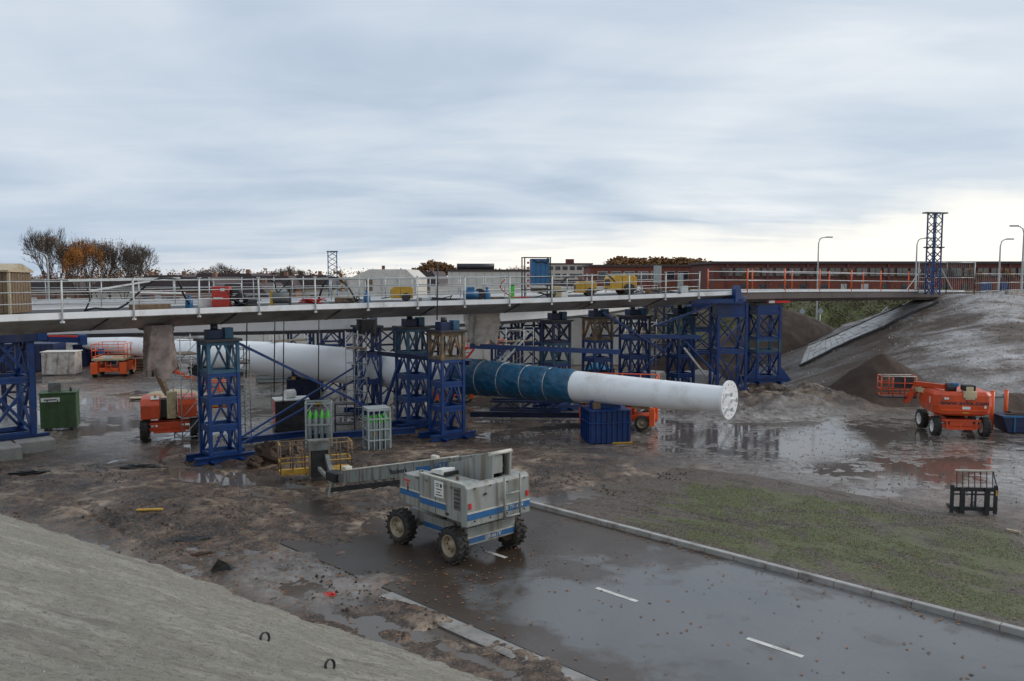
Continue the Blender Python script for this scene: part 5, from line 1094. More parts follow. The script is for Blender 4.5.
# uncountable small stuff
def scatter(name, m_, x, y, z, size, label, cat_, flat=True, seed=1):
    r = np.random.RandomState(seed); n = len(x); s = r.uniform(size[0], size[1], n); a = r.uniform(0, 6.3, n); ca, sa = np.cos(a)*s, np.sin(a)*s
    if flat:
        t1, t2 = r.uniform(0, .5, n)*s, r.uniform(0, .4, n)*s
        P4 = [(x-ca, y-sa, z+.004), (x+sa*.6, y-ca*.6, z+.006+t1), (x+ca, y+sa, z+.006), (x-sa*.6, y+ca*.6, z+.004+t2)]; F = [(0, 1, 2, 3)]
    else:
        P4 = [(x-ca, y-sa, z-.3*s), (x+sa, y-ca, z-.3*s), (x+ca, y+sa, z-.3*s), (x-sa, y+ca, z-.3*s), (x+r.uniform(-.3, .3, n)*s, y, z+s*r.uniform(.4, .9, n))]
        F = [(0, 1, 4), (1, 2, 4), (2, 3, 4), (3, 0, 4)]
    co = np.stack([np.stack(p, -1) for p in P4], 1).reshape(-1, 3); k = len(P4); f = (np.arange(n)[:, None, None]*k+np.array(F)[None]).reshape(-1, len(F[0]))
    me = bpy.data.meshes.new(name); me.from_pydata(co.tolist(), [], f.tolist()); me.materials.append(MATS[m_]); o = bpy.data.objects.new(name, me); col.objects.link(o)
    return tag(o, label, cat_, kind='stuff')
def z_any(x, y):
    u, v = UV(x, y); zn = H_near(x, y); z = np.maximum(H_ground(x, y), WATER)
    z = np.where((u > 21.95) & (u < 31.5) & (v > -22) & (v < 22), vz(u, v)+.01, z); z = np.where((u > 13.2) & (u < 21.75) & (v > -19.5), .006, z)
    return z, zn
rs = np.random.RandomState(8); U_ = rs.uniform
def xyuv(u, v): return (u+v)/S2, (u-v)/S2
xa, ya = xyuv(U_(13.3, 31.3, 1000), U_(-22, 14, 1000)); xb, yb = xyuv(21.6+rs.normal(0, .25, 350), U_(-21, 14, 350)); xc, yc = rs.normal(-6.0, 3.8, 1300), rs.normal(24.3, 2.9, 1300)
x = cat(xa, xb, xc); y = cat(ya, yb, yc); z, zn = z_any(x, y); k = zn < z+.15; scatter('fallen_leaves', 'leaf_fall', x[k], y[k], z[k], (.025, .065), 'fallen orange brown leaves scattered over road, verge and mud', 'leaves')
x, y = U_(-26, 8, 16000), U_(17, 46, 16000); u, v = UV(x, y); z, zn = z_any(x, y); k = (zn < z+.1) & ~((u > 13) & (u < 31.5) & (v > -19)) & (fbm(x, y, .45, 4) > .08) & (z > WATER+.005)
scatter('mud_clods', 'soil', x[k], y[k], z[k], (.015, .075), 'small dark mud clods strewn over the ground', 'mud clods', False, 2)
x, y = U_(-17, -.5, 16000), U_(6, 26, 16000); z = H_near(x, y); k = (z > .02) & (z < 6.2); scatter('slope_grit', 'stone', x[k], y[k], z[k], (.006, .022), 'grey grit and pebbles on the near slope', 'grit', False, 3)
x, y = U_(2, 36, 3000), U_(30, 52, 3000); u, v = UV(x, y); z, zn = z_any(x, y); k = u > 31.6; scatter('yard_grit', 'soil', x[k], y[k], z[k], (.02, .06), 'small clods scattered on the wet paving', 'clods', False, 4)
x, y = U_(18, 60, 5000), U_(50, 74, 5000); z = H_right(x, y); k = z > .2; scatter('bank_clods', 'ramp_slope', x[k], y[k], z[k], (.03, .12), 'dirt clods on the right embankment', 'clods', False, 5)
# grass blades on the verge
rs = np.random.RandomState(5); n = 150000; u = rs.uniform(22.1, 31.1, n); v = rs.uniform(-20.5, 12, n)
keep = (fbm(u, v, .5, 4)*.6+fbm(u, v*.4, 2.2, 3)*.5+.15*np.exp(-((u-26)/3)**2)-.35*(1-ss(-20, -15, v))-.5*np.exp(-((v+5+.35*(u-26))/.9)**2)) > -.04
u, v = u[keep], v[keep]; n = len(u); z = vz(u, v); X = (u+v)/S2; Y = (u-v)/S2; a = rs.uniform(0, 6.28, n); h_ = rs.uniform(.012, .04, n); w_ = rs.uniform(.005, .010, n)
co = np.stack([np.stack([X-np.cos(a)*w_, Y-np.sin(a)*w_, z-.005], -1), np.stack([X+np.cos(a)*w_, Y+np.sin(a)*w_, z-.005], -1), np.stack([X+rs.uniform(-.03, .03, n), Y+rs.uniform(-.03, .03, n), z+h_], -1)], 1).reshape(-1, 3)
me = bpy.data.meshes.new('grass'); me.vertices.add(3*n); me.vertices.foreach_set('co', co.astype(np.float32).ravel()); me.loops.add(3*n); me.loops.foreach_set('vertex_index', np.arange(3*n, dtype=np.int32)); me.polygons.add(n)
me.polygons.foreach_set('loop_start', np.arange(0, 3*n, 3, dtype=np.int32)); me.polygons.foreach_set('loop_total', np.full(n, 3, np.int32)); me.update(); me.materials.append(MATS['grass']); o = bpy.data.objects.new('grass', me); col.objects.link(o)
tag(o, 'sparse young grass on the muddy verge beside the road', 'grass', kind='stuff')
# ------------------------------------------------------------------ far background
def at(px, y, z): d = ray(px, 300); return Vector((d.x/d.y*y, y, z))
def windows(t, x0, x1, n, z0, z1, yf, m_='glass_dark', w_=.7, frame=True):
    st = (x1-x0)/n
    for k in range(n):
        xc = x0+st*(k+.5); o = P1('window', 'win_frame', t, 'box', (xc, yf-.03, (z0+z1)/2), (st*w_+.14, .10, z1-z0+.14)) if frame else None
        P1('pane', m_, o if o else t, 'box', (xc, yf-.07, (z0+z1)/2), (st*w_, .08, z1-z0))
# long dark brick building behind the approach
A, B = at(713, 128, 4.6), at(1075, 128, 4.6); Lb = B.x-A.x
t = thing('brick_building', (A.x, 128, 2.0), 0, 'long low dark brick building with a strip of windows behind the approach span', 'building')
P1('wall', 'brick_dark', t, 'box', (Lb/2, 8, 4.0), (Lb, 16, 8.0)); P1('roof', 'roof_dark', t, 'box', (Lb/2, 8, 8.15), (Lb+.8, 16.8, .3)); P1('band', 'brick_red', t, 'box', (Lb/2, -.06, 4.3), (Lb, .12, 2.3))
P1('gutter', 'cage_grey', t, 'box', (Lb/2, -.45, 8.32), (Lb+.8, .12, .1)); n = 26
for k in range(n):
    x = 1+(Lb-2)*(k+.5)/n; o = P1('window', 'roof_dark', t, 'box', (x, -.10, 6.75), ((Lb-2)/n-.35, .16, 1.35))
    P1('pane', 'glass_dark', o, 'box', (x-.42, -.2, 6.75), (.75, .06, 1.15)); P1('pane', 'glass_dark', o, 'box', (x+.42, -.2, 6.75), (.75, .06, 1.15))
for k in range(16):
    x = 3+(Lb-6)*(k+.5)/16
    if k in (12, 13): P1('door', 'window_blue', t, 'box', (x, -.16, 4.2), (1.6, .1, 2.3))
    else: P1('window', 'win_frame' if k in (5, 6) else 'glass_dark', t, 'box', (x, -.16, 4.5), (1.1, .1, 1.0))
for k in range(9): P1('pier', 'brick_dark', t, 'box', (2+Lb*k/9, -.14, 4), (.35, .28, 7.9))
t = thing('brick_building', tuple(at(590, 150, 1)), 0, 'lower reddish purple brick building left of the long one', 'building'); Lb = at(722, 150, 0).x-at(590, 150, 0).x
P1('wall', 'brick_red', t, 'box', (Lb/2, 7, 4.4), (Lb, 14, 8.8)); P1('roof', 'roof_dark', t, 'box', (Lb/2, 7, 8.95), (Lb+.6, 14.6, .35)); windows(t, 1, Lb-1, 9, 6.6, 7.9, 0)
t = thing('apartment_building', tuple(at(545, 260, 0)), 0, 'pale distant apartment block right of the blue panel rack', 'building'); Lb = at(592, 260, 0).x-at(545, 260, 0).x
P1('wall', 'house_pale', t, 'box', (Lb/2, 6, 5.8), (Lb, 12, 11.6)); P1('roof', 'roof_dark', t, 'box', (Lb/2, 6, 11.75), (Lb+.5, 12.5, .4)); P1('lift_tower', 'brick_dark', t, 'box', (Lb*.55, 6, 12.5), (2.4, 4, 1.5))
for z in (2.2, 5.2, 8.2, 10.5): windows(t, .6, Lb-.6, 6, z-.6, z+.5, 0, frame=False)
# white halls and tents seen above the rails
t = thing('storage_tent', tuple(at(348, 88, 0)), 0, 'white gabled storage tent behind the deck left of the yellow compressor', 'tent'); Lb = 7.0
MB().prism([(0, 0), (Lb, 0), (Lb, 8.0), (Lb*.86, 8.9), (Lb*.32, 8.9), (0, 7.9)], 0, 12).build('canvas', 'canvas', t)
for x in (0, 1.75, 3.5, 5.25, 7.0): P1('frame_rib', 'galv', t, 'box', (x, -.05, 3.9), (.12, .1, 7.8))
P1('opening', 'wood', t, 'box', (2.2, -.04, 7.3), (.7, .08, 1.2)); P1('flue', 'brick_dark', t, 'box', (3.4, 2, 9.1), (.3, .3, .4))
t = thing('hall', tuple(at(448, 120, 0)), 0, 'long white hall with grey round roof unit behind the deck centre', 'hall'); Lb = at(545, 120, 0).x-at(448, 120, 0).x
P1('wall', 'hall_white', t, 'box', (Lb/2, 7, 4.4), (Lb, 14, 8.8)); P1('roof', 'roof_dark', t, 'box', (Lb/2, 7, 8.95), (Lb+.4, 14.3, .3)); P1('roof_unit', 'steel_dark', t, 'tube', (1.2, 1.5, 9.5), (6.5, 1.5, 9.5), .45, n=14)
for k in range(12): P1('panel_joint', 'cage_grey', t, 'box', (Lb*(k+.5)/12, -.02, 4.4), (.06, .05, 8.7))
for i, (px, y, w_, h_, m_, lab) in enumerate((
  (205, 140, 10, 8.0, 'house_brick', 'brick house with pitched roof left of the round bare tree'), (236, 150, 12, 8.6, 'house_pale', 'pale house under the round bare tree'), (276, 145, 9, 8.2, 'house_brick', 'small brick house right of the bare tree'),
  (310, 150, 9, 8.3, 'house_pale', 'pale house beside the thin blue lattice mast'), (400, 150, 12, 8.9, 'house_brick', 'brick house between the tent and the white hall'), (424, 160, 8, 9.0, 'house_pale', 'narrow pale house left of the white hall'),
  (175, 150, 9, 8.3, 'house_brick', 'brick house right of the tree cluster'), (570, 130, 8, 7.6, 'house_brick', 'brick house below the apartment block'), (135, 150, 12, 7.6, 'house_pale', 'pale low house below the tree cluster'), (60, 150, 14, 7.6, 'house_brick', 'brick low house behind left lamp post'), (255, 120, 7, 7.2, 'hall_white', 'small white shed among the houses'))):
    p = at(px, y, 0); t = thing('house', tuple(p), R((i*37) % 30-15), lab, 'house', 'houses far behind the site')
    P1('wall', m_, t, 'box', (0, 0, h_*.36), (w_, 8, h_*.72)); MB().prism([(-w_/2-.3, h_*.72), (w_/2+.3, h_*.72), (w_/2-1.2, h_), (-w_/2+1.2, h_)], -4.3, 4.3).build('roof', 'roof_dark', t)
    for z in (h_*.2, h_*.52):
        for k in range(4): P1('window', 'win_frame' if k % 2 else 'glass_dark', t, 'box', (-w_*.36+w_*.24*k, -4.05, z), (1.1, .12, 1.1))
    P1('chimney', 'house_brick', t, 'box', (w_*.2, 0, h_+.2), (.6, .6, 1.0))
# dark site screens and white sheets between the decks and houses
p = at(430, 84, 0); t = thing('wall', tuple(p), 0, 'long low white panel wall behind the far guard rail', 'wall'); Lb = 21
for k in range(12): P1('panel', 'hall_white' if k % 3 else 'canvas', t, 'box', (Lb*(k+.5)/12, 0, 3.6), (Lb/12-.05, .25, 7.2))
# sheds on the low ground beyond the ramp
for i, (px, py, y, w_, d_, h_, rz, lab) in enumerate(((846, 345, 84, 3.4, 3.8, 2.6, 22, 'grey boarded shed with corrugated roof beyond the dirt pile'), (880, 338, 88, 3.6, 3.4, 2.3, 18, 'grey shed half hidden behind the ramp slope'), (862, 333, 97, 3, 3, 2.2, 10, 'small far shed roof between two grey sheds'))):
    p = AY(px, py, y); t = thing('shed', (p.x, y, max(.0, p.z-h_*.5)), R(rz), lab, 'shed', 'grey site sheds')
    P1('wall', 'cage_grey', t, 'box', (0, 0, h_*.42), (w_, d_, h_*.84))
    for k in range(9): P1('batten', 'lift_dark', t, 'box', (-w_/2+w_*(k+.5)/9, -d_/2-.02, h_*.42), (.08, .05, h_*.84)); P1('batten', 'lift_dark', t, 'box', (-w_/2-.02, -d_/2+d_*(k+.5)/9, h_*.42), (.05, .08, h_*.84))
    MB().prism([(-w_/2-.2, h_*.80), (0, h_), (w_/2+.2, h_*.80), (w_/2+.2, h_*.86), (0, h_+.08), (-w_/2-.2, h_*.86)], -d_/2-.2, d_/2+.2).build('roof', 'concrete', t)
    for k in range(6): P1('roof_rib', 'cage_grey', t, 'beam', (-w_/2-.2, -d_/2+d_*k/5, h_*.87), (0, -d_/2+d_*k/5, h_+.1), .08, .05)
# road signs and barrier below the bank
p = AY(848, 346, 80); t = thing('guard_barrier', (p.x-3.4, 80, 1.1), R(4), 'grey steel crash barrier left of the shed', 'barrier')
P1('beam', 'galv', t, 'box', (1.6, 0, .55), (5.2, .08, .32)); 
for k in range(4): P1('post', 'galv', t, 'box', (-.6+1.5*k, .06, .1), (.1, .1, 1.0))
for i, px in enumerate((802, 820, 900)):
    p = AY(px, 318, 96+i); t = thing('road_sign', (p.x, 96+i, 1.0), 0, ['small sign post at the foot of the grass bank, left', 'small sign post beside the tall lamp under the span', 'small sign post near the ramp slope top'][i], 'sign', 'small road signs')
    P1('post', 'galv', t, 'tube', (0, 0, 0), (0, 0, 3.2), .06); MB().prism([(-.35, 0), (0, -.4), (.35, 0), (0, .4)], -.03, .03).build('sign_plate', 'cage_grey', t).location = (0, -.1, 3.2)
# lamp posts
def lamp(px, y, z0, top_py, side, label, arm=1.6, r_=.09):
    a = at(px, y, z0); h_ = AY(px, top_py, y).z-z0; t = thing('lamp_post', tuple(a), 0, label, 'lamp post', 'street lamps')
    MB().path([(0, 0, 0), (0, 0, h_*.5), (0, 0, h_-.6), (side*.12, 0, h_-.15), (side*.35, 0, h_+.02), (side*arm*.55, 0, h_+.08)], [r_*1.2, r_, r_*.75, r_*.7, r_*.6, r_*.5], 8).build('pole', 'galv', t)
    P1('lamp_head', 'cage_grey', t, 'box', (side*(arm*.55+.3), 0, h_+.1), (.75, .28, .14), bevel=.04); return t
lamp(817, 96, 2.0, 238, 1, 'grey lamp post rising from the road under the approach span'); lamp(915, 92, 6.8, 239, 1, 'grey lamp post just left of the tall blue lattice mast')
lamp(998, 88, 6.8, 240, 1, 'grey lamp post at right, second from the frame edge', 1.2); lamp(1021, 76, 6.8, 227, -1, 'tallest grey lamp post at right edge, arm to the left', 1.1); lamp(49, 85, 0, 254, -1, 'grey lamp post in front of the tree cluster at left', 1.1, .11)
# lattice masts
def mast(px, y, z0, top_py, w_, nseg, label, m_='blue', arms=()):
    a = at(px, y, z0); h_ = AY(px, top_py, y).z-z0; t = thing('lattice_mast', tuple(a), R(12), label, 'lattice mast', 'lattice masts'); hw = w_/2
    cs = [(-hw, -hw), (hw, -hw), (hw, hw), (-hw, hw)]
    for cx, cy in cs: P1('leg', m_, t, 'beam', (cx, cy, 0), (cx, cy, h_), .085)
    for k in range(nseg):
        z0_, z1 = h_*k/nseg, h_*(k+1)/nseg
        for i in range(4):
            p, q = cs[i], cs[(i+1) % 4]
            if k % 2: p, q = q, p
            P1('brace', 'cage_grey' if k > nseg*.5 else m_, t, 'beam', (p[0], p[1], z0_), (q[0], q[1], z1), .06)
    for z, l_ in arms: P1('arm', 'steel_dark', t, 'box', (0, 0, h_*z), (l_, .5, .10))
    return t
mast(932, 66, 6.8, 213, .72, 11, 'tall blue lattice mast with crossarm at the ramp end', arms=((1.0, 1.9), (.58, 1.5)))
t = mast(333, 75, 0, 251, .75, 22, 'thin blue lattice mast behind the deck left of the tent', 'panel_blue', arms=((.995, .95),))
# mesh fence at the ramp end
t = thing('mesh_fence', (0, 0, 0), 0, 'galvanised site fence panels round the blue lattice mast on the ramp', 'fence')
fp = [AY(918, 293, 66), AY(946, 293, 67), AY(974, 292, 68), AY(1000, 292, 74), AY(1030, 291, 80)]
for p in fp: p.z = 6.85
for i, (a, b_) in enumerate(zip(fp, fp[1:])):
    h_ = 2.5 if i < 2 else 1.6
    for q in (a, b_): P1('post', 'galv', t, 'tube', q, q+Vector((0, 0, h_)), .045, n=6)
    for z in (.12, h_*.5, h_-.05): P1('rail', 'galv', t, 'tube', a+Vector((0, 0, z)), b_+Vector((0, 0, z)), .03, n=6)
    m_ = MB()
    for k in range(1, 14): q = a.lerp(b_, k/14); m_.tube(q+Vector((0, 0, .1)), q+Vector((0, 0, h_-.05)), .008, n=3, caps=False)
    tag(m_.build('mesh_wires', 'galv', t), kind='stuff')
for a, b_ in (((905, 292, 65), (921, 270, 66)), ((930, 291, 66), (926, 275, 66.2)), ((953, 291, 66), (940, 266, 66.2))): P1('stay', 'galv', t, 'beam', AY(*a), AY(*b_), .06, .06)
# dark kerb wall along the crest
t = thing('crest_wall', (0, 0, 0), 0, 'low dark concrete kerb wall along the embankment crest at right', 'wall')
for k in range(8): a = Vector((40.5+2.3*k, 68.6+1.6*k, 6.82)); P1('block', 'concrete_wet', t, 'box', a, (2.6, .35, .45), rz=math.atan2(1.6, 2.3), bevel=.03)
# spread mesh and small poles under the ramp
t = thing('wire_fence', tuple(AY(878, 332, 82)), R(20), 'leaning wire mesh frame beyond the ramp slope', 'frame')
for a, b_ in (((-1.8, 0, .2), (1.0, 0, 2.4)), ((1.0, 0, 2.4), (1.8, 0, .1)), ((-1.8, 0, .2), (1.8, 0, .1))): P1('bar', 'galv', t, 'beam', a, b_, .07)
mb = MB()
for k in range(9): mb.beam((-1.4+.33*k, 0, .2), (.6+.14*k, 0, 2.1-.2*k), .02)
mb.build('mesh_wires', 'galv', t)
# concrete pavement strip on the end slope of the ramp
q0, q1, q2, q3 = HIT(800, 366, H_right), HIT(806, 351, H_right), HIT(911, 304, H_right), HIT(936, 303, H_right)
n = 22; m_ = 4; t = thing('slope_paving', (0, 0, 0), 0, 'pale paved strip running up the slope under the approach span', 'paving')
def sp(i, j):
    a, b_ = q0.lerp(q3, i), q1.lerp(q2, i); p = a.lerp(b_, j); p.z = hz(H_right, p.x, p.y); return p
for i in range(n):
    for j in range(m_):
        c_ = [sp((i+.03)/n, (j+.04)/3), sp((i+.97)/n, (j+.04)/3), sp((i+.97)/n, (j+.96)/3), sp((i+.03)/n, (j+.96)/3)]; zz = max(q.z for q in c_); dz = random.uniform(.05, .10)
        vs = [q+Vector((0, 0, dz)) for q in c_]+[q+Vector((0, 0, -.15)) for q in c_]
        MB().add(vs, [(0, 1, 2, 3), (0, 4, 5, 1), (1, 5, 6, 2), (2, 6, 7, 3), (3, 7, 4, 0)]).build('slab', 'paving_pale', t)
for a in (0, 1):
    pts = [sp(k/20, -.06 if a == 0 else 1.38)+Vector((0, 0, .10)) for k in range(21)]; P1('edging', 'steel_dark' if a == 0 else 'concrete_wet', t, 'path', pts, .09, 5)
# concrete blocks near the dark towers
for i, (px, py, s, rz) in enumerate(((706, 383, 1.0, 30), (690, 380, .8, 10), (655, 384, .7, 50))):
    p = AY(px, py, 59.5+i*2); p.z = .1; o = MB().prism([(-1.6, 0), (1.6, 0), (1.1, .7), (.2, 1.5), (-.9, 1.3)], -1.0, 1.0).build('concrete_wedge', 'concrete', bevel=.03); o.location = p; o.scale = (s,)*3; o.rotation_euler = (0, 0, R(rz)); tag(o, ['large concrete wedge left of the joint tower foot', 'concrete wedge partly behind the large one', 'concrete wedge behind the orange scissor lift rails'][i], 'concrete block', 'concrete wedges')
member('white_pipe', AY(684, 348, 55), AY(706, 376, 56), .12, .12, 'rail_white', 'white pipe leaning against the concrete wedge', 'pipe', None)
P = G(598, 384); t = thing('tarp_heap', tuple(P), 0, 'bright blue tarpaulin behind the mast near the ochre topped far tower', 'tarpaulin'); grid('sheet', np.arange(-1.1, 1.1, .1), np.arange(-.7, .7, .1), heapf(0, 0, 1.0, .6, .6, 9), 'tarp_blue', t).location.z = 1.2
P1('timber', 'wood_pale', t, 'beam', (.3, -.1, 1.7), (1.4, .2, 1.2), .3, .12); P1('stillage', 'steel_dark', t, 'box', (.2, 0, .62), (2.0, 1.1, 1.2))
P = AY(512, 352, 50); t = thing('stair', (P.x, P.y, P.z), R(20), 'aluminium stair frame above the blue wrapped pylon', 'stair')
for s in (-.35, .35): P1('stringer', 'rail_white', t, 'beam', (-.8, s, -.6), (.6, s, .7), .05, .1)
for k in range(6): P1('tread', 'rail_white', t, 'box', (-.7+.24*k, 0, -.5+.22*k), (.18, .7, .03))
for i, (px, y, z, w_, m_, lab) in enumerate(((150, 74, .5, 4, 'wood', 'stacked timber bearers on the ground behind the mast, left'), (290, 66, .6, 5, 'cage_grey', 'grey pallet stack behind the thick mast'), (215, 70, .5, 4, 'steel_dark', 'dark steel beams stacked behind the teal topped tower'), (480, 60, .5, 5, 'steel_dark', 'dark steel beams stacked behind the blue wrapped part'), (545, 64, .6, 4, 'wood', 'timber stack behind the far towers'))):
    p = at(px, y, 0); t = thing('beam_stack', tuple(p), R(10), lab, 'stack', 'stacks of beams')
    for k in range(4):
        for j in range(3): P1('beam', m_, t, 'box', (0, -.4+.35*j, .15+.28*k), (w_+.2*((k+j) % 3), .25, .22))
# distant tents and panels seen under the deck at centre right
p = at(560, 78, 0); t = thing('wall', tuple(p), 0, 'pale sheeted wall seen through the far towers', 'wall')
for k in range(9): P1('panel', 'hall_white', t, 'box', (-6+1.6*k, 0, 2.4), (1.5, .2, 4.6))
p = at(310, 74, 0); t = thing('wall', tuple(p), 0, 'pale panel wall above the thick white mast', 'wall')
for k in range(14): P1('panel', 'hall_white', t, 'box', (-9+1.4*k, 0, 2.2), (1.33, .2, 4.2))
# ------------------------------------------------------------------ trees
def limb_tree(seed, h_, spread, depth=6, twig=.012, thick=.16):
    rnd = random.Random(seed); tr, cr = MB(), MB(); tips = []
    def grow(p, d, l, r_, k):
        q = p+d*l; (tr if k < 2 else cr).tube(p, q, r_, r_*.68, 5 if k < 2 else 3, caps=False)
        if k >= depth: tips.append(q); return
        nb = 3 if k < 3 else rnd.choice((2, 3, 3))
        for i in range(nb):
            a = rnd.uniform(0, 6.28); ti = rnd.uniform(.25, .62)*spread
            x = d.orthogonal().normalized(); y = d.cross(x); e = (d*math.cos(ti)+(x*math.cos(a)+y*math.sin(a))*math.sin(ti)); e.z += .16; e.normalize()
            grow(p+d*l*rnd.uniform(.75, 1.0), e, l*rnd.uniform(.68, .86), max(twig, r_*.60), k+1)
    grow(Vector((0, 0, 0)), Vector((0, 0, 1)), h_*.27, thick, 0)
    return tr, cr, tips
def leaves(tips, m_, parent, n, sp_, sz, seed):
    rnd = np.random.RandomState(seed); T = np.array([tuple(t) for t in tips]); T = T[rnd.randint(0, len(T), n)]+rnd.normal(0, sp_, (n, 3)); a = rnd.normal(0, 1, (n, 3)); a /= np.linalg.norm(a, axis=1)[:, None]; b_ = np.cross(a, rnd.normal(0, 1, (n, 3))); b_ /= np.linalg.norm(b_, axis=1)[:, None]; s = rnd.uniform(sz*.6, sz*1.3, (n, 1))
    co = np.stack([T-a*s, T+b_*s*.7, T+a*s, T-b_*s*.7], 1).reshape(-1, 3); me = bpy.data.meshes.new('leaves'); me.from_pydata(co.tolist(), [], (np.arange(4*n).reshape(n, 4)).tolist()); me.materials.append(MATS[m_]); o = bpy.data.objects.new('leaves', me); col.objects.link(o); o.parent = parent
    o['kind'] = 'stuff'; return o
protos = []
for i, (sd, h_, spr, dep) in enumerate(((1, 12, 1.0, 7), (2, 12, .85, 7), (3, 12, 1.15, 7), (4, 12, 1.3, 6))):
    tr, cr, tips = limb_tree(sd, h_, spr, dep, .019, .2); protos.append((tr, cr, tips))
meshes = {}
def tree(px, y, z0, top_py, k, label, leaf=None, wid=1.0, grp='trees behind the site', nl=3000, ls=.16, twm='twig'):
    a = at(px, y, z0); H = AY(px, top_py, y).z-z0; t = thing('tree', tuple(a), random.uniform(0, 6), label, 'tree', grp)
    if (k, twm) not in meshes:
        tr, cr, _ = protos[k]; o1 = tr.build('trunk', 'bark', t, fix=False); o2 = cr.build('crown', twm, t, fix=False); meshes[(k, twm)] = (o1.data, o2.data)
    else:
        for nm, me in zip(('trunk', 'crown'), meshes[(k, twm)]): o = bpy.data.objects.new(nm, me); col.objects.link(o); o.parent = t
    zt = max(q.z for q in protos[k][2]); s = H/zt; t.scale = (s*wid, s*wid, s)
    if leaf: leaves(protos[k][2], leaf, t, nl, .35, ls/s, int(px))
    return t
TL = [(44, 98, 229, 0, 'tall bare tree at the left end of the cluster', None, .8), (58, 96, 240, 1, 'bare brownish tree second from the left in the cluster', 'leaf_rust', .8), (70, 104, 238, 2, 'bare tree behind the orange leaved one', 'leaf_rust', .6), (78, 92, 246, 3, 'orange leaved autumn tree in the middle of the bare cluster', 'leaf_orange', .58),
      (93, 98, 242, 1, 'slender bare tree right of the orange leaved one', None, .8), (105, 100, 243, 0, 'bare tree with purplish twigs right of centre in the cluster', 'leaf_rust', .8), (118, 98, 244, 2, 'dense bare tree near the right end of the cluster', 'leaf_rust', .85), (138, 96, 243, 3, 'wide fan shaped bare tree at the right end of the cluster', None, .95), (50, 106, 236, 3, 'bare tree in the back row at left', None, .8), (128, 106, 247, 1, 'bare tree in the back row at right', None, .9), (86, 108, 240, 0, 'bare tree in the back row behind the middle', None, .9)]
for px, y, tp, k, lab, lf, wd in TL: tree(px+6, y, 2.5, tp-4, k, lab, lf, wd*.78, 'tree cluster at left', 3600 if lf == 'leaf_orange' else 450, .11)
tree(219, 150, 3, 262, 2, 'round bare tree alone behind the red welding set', None, 1.0); tree(197, 160, 3, 269, 1, 'small bare tree left of the round one'); tree(258, 165, 3, 271, 3, 'low bare tree right of the round one'); tree(286, 150, 3, 267, 0, 'small bare tree left of the thin mast'); tree(297, 150, 3, 265, 1, 'slim bare tree just left of the thin mast', None, .7); tree(607, 170, 3, 261, 2, 'small bare tree above the smaller yellow compressor', None, .9)
for i, (px, y, tp, k, lf) in enumerate(((632, 165, 258, 2, 'leaf_rust'), (645, 170, 259, 3, 'leaf_rust'), (668, 168, 261, 0, 'leaf_rust'), (682, 165, 259, 3, 'leaf_rust'), (698, 170, 260, 2, 'leaf_rust'), (710, 175, 261, 1, None), (437, 240, 262, 2, 'leaf_rust'), (520, 250, 264, 3, None))):
    tree(px, y, 3, tp, k, ['rusty autumn tree left of the tall grey cabinet', 'rusty autumn tree directly left of the tall cabinet top', 'rusty autumn tree right of the tall grey cabinet', 'widest rusty autumn tree right of the cabinet', 'rusty autumn tree above the curved deck end', 'bare tree right of the rusty autumn trees', 'small far tree above the white hall', 'small far bare tree beside the blue panel rack'][i], lf, 1.35, 'autumn trees at centre right', 5000, .3)
# far woods: countless, one mass
rnd = np.random.RandomState(2); T = []
xx = rnd.uniform(-420, 420, 7000); T = np.stack([xx, 330+rnd.uniform(-25, 40, 7000), rnd.uniform(.0, 1, 7000)*(8.6+3.5*fbm(xx, 0*xx, .02, 4))], -1).tolist()
lw = leaves([Vector(q) for q in T], 'leaf_rust', None, 110000, .8, .40, 5); lw.name = 'far_woods'; tag(lw, 'low line of far autumn woods along the horizon', 'woods', kind='stuff')
# bushes on the grass bank and small planted trees before the long building
T = [(x_, y_, hz(H_far, x_, y_)+rnd.uniform(.1, .9)) for x_, y_ in zip(rnd.uniform(10, 75, 1500), rnd.uniform(93, 112, 1500))]
lw = leaves([Vector(q) for q in T], 'bush', None, 36000, .4, .13, 6); lw.name = 'bank_shrubs'; tag(lw, 'tangled green and brown shrubs covering the bank', 'shrubs', kind='stuff')
for i, (px, lab) in enumerate(((750, 'small yellow leaved tree before the long building, left'), (846, 'small thin tree before the long building, centre'), (975, 'small thin tree before the long building by the fence'), (1005, 'small thin orange tree at far right of the long building'))): tree(px, 120, 5.0, 268, 1, lab, 'leaf_orange' if i != 1 else 'leaf_rust', .7, 'young trees before the long building', 240, .10)

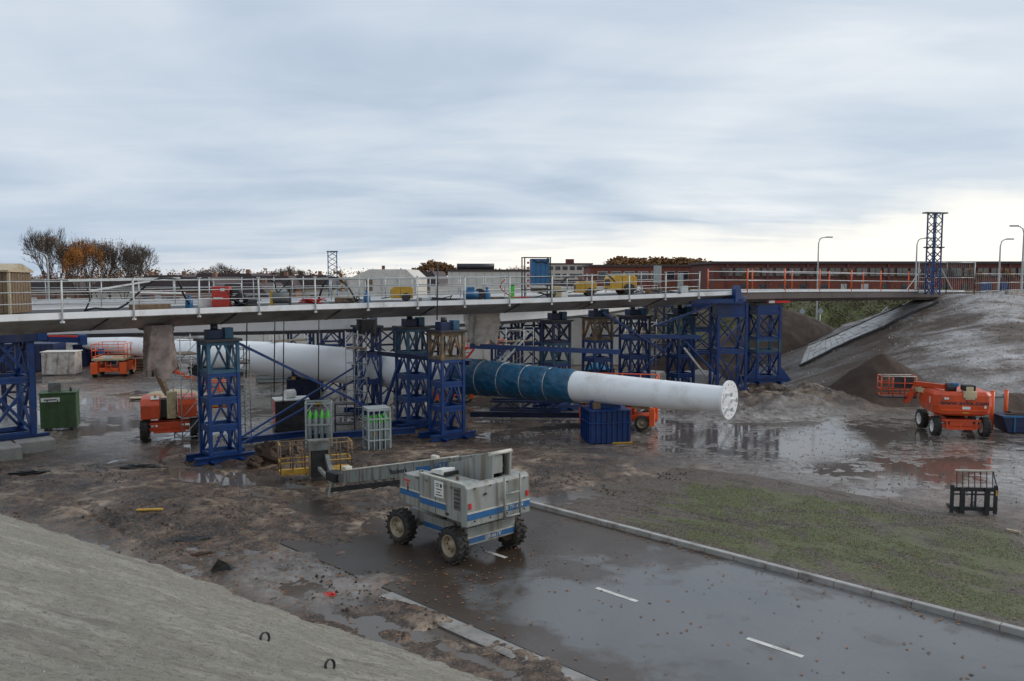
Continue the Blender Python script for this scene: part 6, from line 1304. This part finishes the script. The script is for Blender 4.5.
# horizontal lattice beams and loose gear under the decks
def truss(a, b_, h_, m_, label):
    t = thing('truss_beam', (0, 0, 0), 0, label, 'truss', 'blue lattice beams'); n = max(3, int((b_-a).length/.8)); up = Vector((0, 0, h_)); bk = Vector((.1, .8, 0))
    for o in (Vector(), up, bk, up+bk): P1('chord', m_, t, 'beam', a+o, b_+o, .12)
    for k in range(n):
        p, q = a.lerp(b_, k/n), a.lerp(b_, (k+1)/n)
        for o in (Vector(), bk): P1('brace', m_, t, 'beam', p+o+(up if k % 2 else Vector()), q+o+(Vector() if k % 2 else up), .08)
truss(AY(318, 346, 62), AY(352, 345, 62), 1.0, 'blue', 'blue lattice beam above the thick mast, left of the scaffolded tower')
truss(AY(500, 343, 64), AY(545, 343, 65), 1.1, 'blue', 'blue lattice beam right of the plastic wrapped joint')
truss(AY(590, 336, 66), AY(655, 336, 67), 1.0, 'blue_dark', 'dark blue lattice beam deep among the far towers')
truss(AY(490, 410, 47.5), AY(560, 411, 48.5), .5, 'blue_dark', 'low dark lattice beam on the ground below the wrapped mast')
for i, (px, n_, pts) in enumerate(((240, .8, 6), (345, .5, 5), (440, .9, 6), (553, .6, 7), (640, .8, 6), (665, .5, 4))):
    rnd = random.Random(i+40); c0 = DZ(px, n_, 0); P_ = [c0+Vector((rnd.uniform(-1.1, 1.1), rnd.uniform(-.3, .3), .04+rnd.random()**3*.5)) for _ in range(pts*2)]
    cable(P_, .028, 'hose' if i % 2 else 'steel_dark', ['loose cable on the deck right of the red welding set', 'loose hose near the small timber box', 'loose cable left of the blue pump motor', 'loose hose right of the blue cabinet rack', 'loose cable right of the larger yellow compressor', 'loose hose below the tall grey cabinet'][i])
for i, (px, n_, w_, h_, m_, lab) in enumerate(((150, 1.4, 1.6, .22, 'wood', 'flat brown timber beam on deck above the hanging brown sheet'), (250, 1.6, .5, .3, 'steel_dark', 'small dark tool box beside the hose reel'), (425, 1.2, .6, .2, 'cage_grey', 'low grey tool box right of the lone yellow compressor'), (497, 1.4, .7, .14, 'ochre', 'flat rusty plate beside the green bin'), (562, 1.5, .5, .35, 'sticker', 'white canister right of the blue cabinet rack'), (652, 1.6, .8, .25, 'ochre', 'rusty box right of the larger yellow compressor'), (205, 1.8, .5, .4, 'sticker', 'white sack left of the red welding set'))):
    p, a = deck_at(px, n_); o = MB().box((0, 0, h_/2), (w_, .45, h_)).build('tool_box' if i not in (0, 6) else ('timber', 0, 0, 0, 0, 0, 'sack')[i], m_, bevel=.02); o.location = p; o.rotation_euler = (0, 0, a); tag(o, lab, 'box' if i not in (0, 6) else ('timber', 0, 0, 0, 0, 0, 'sack')[i])
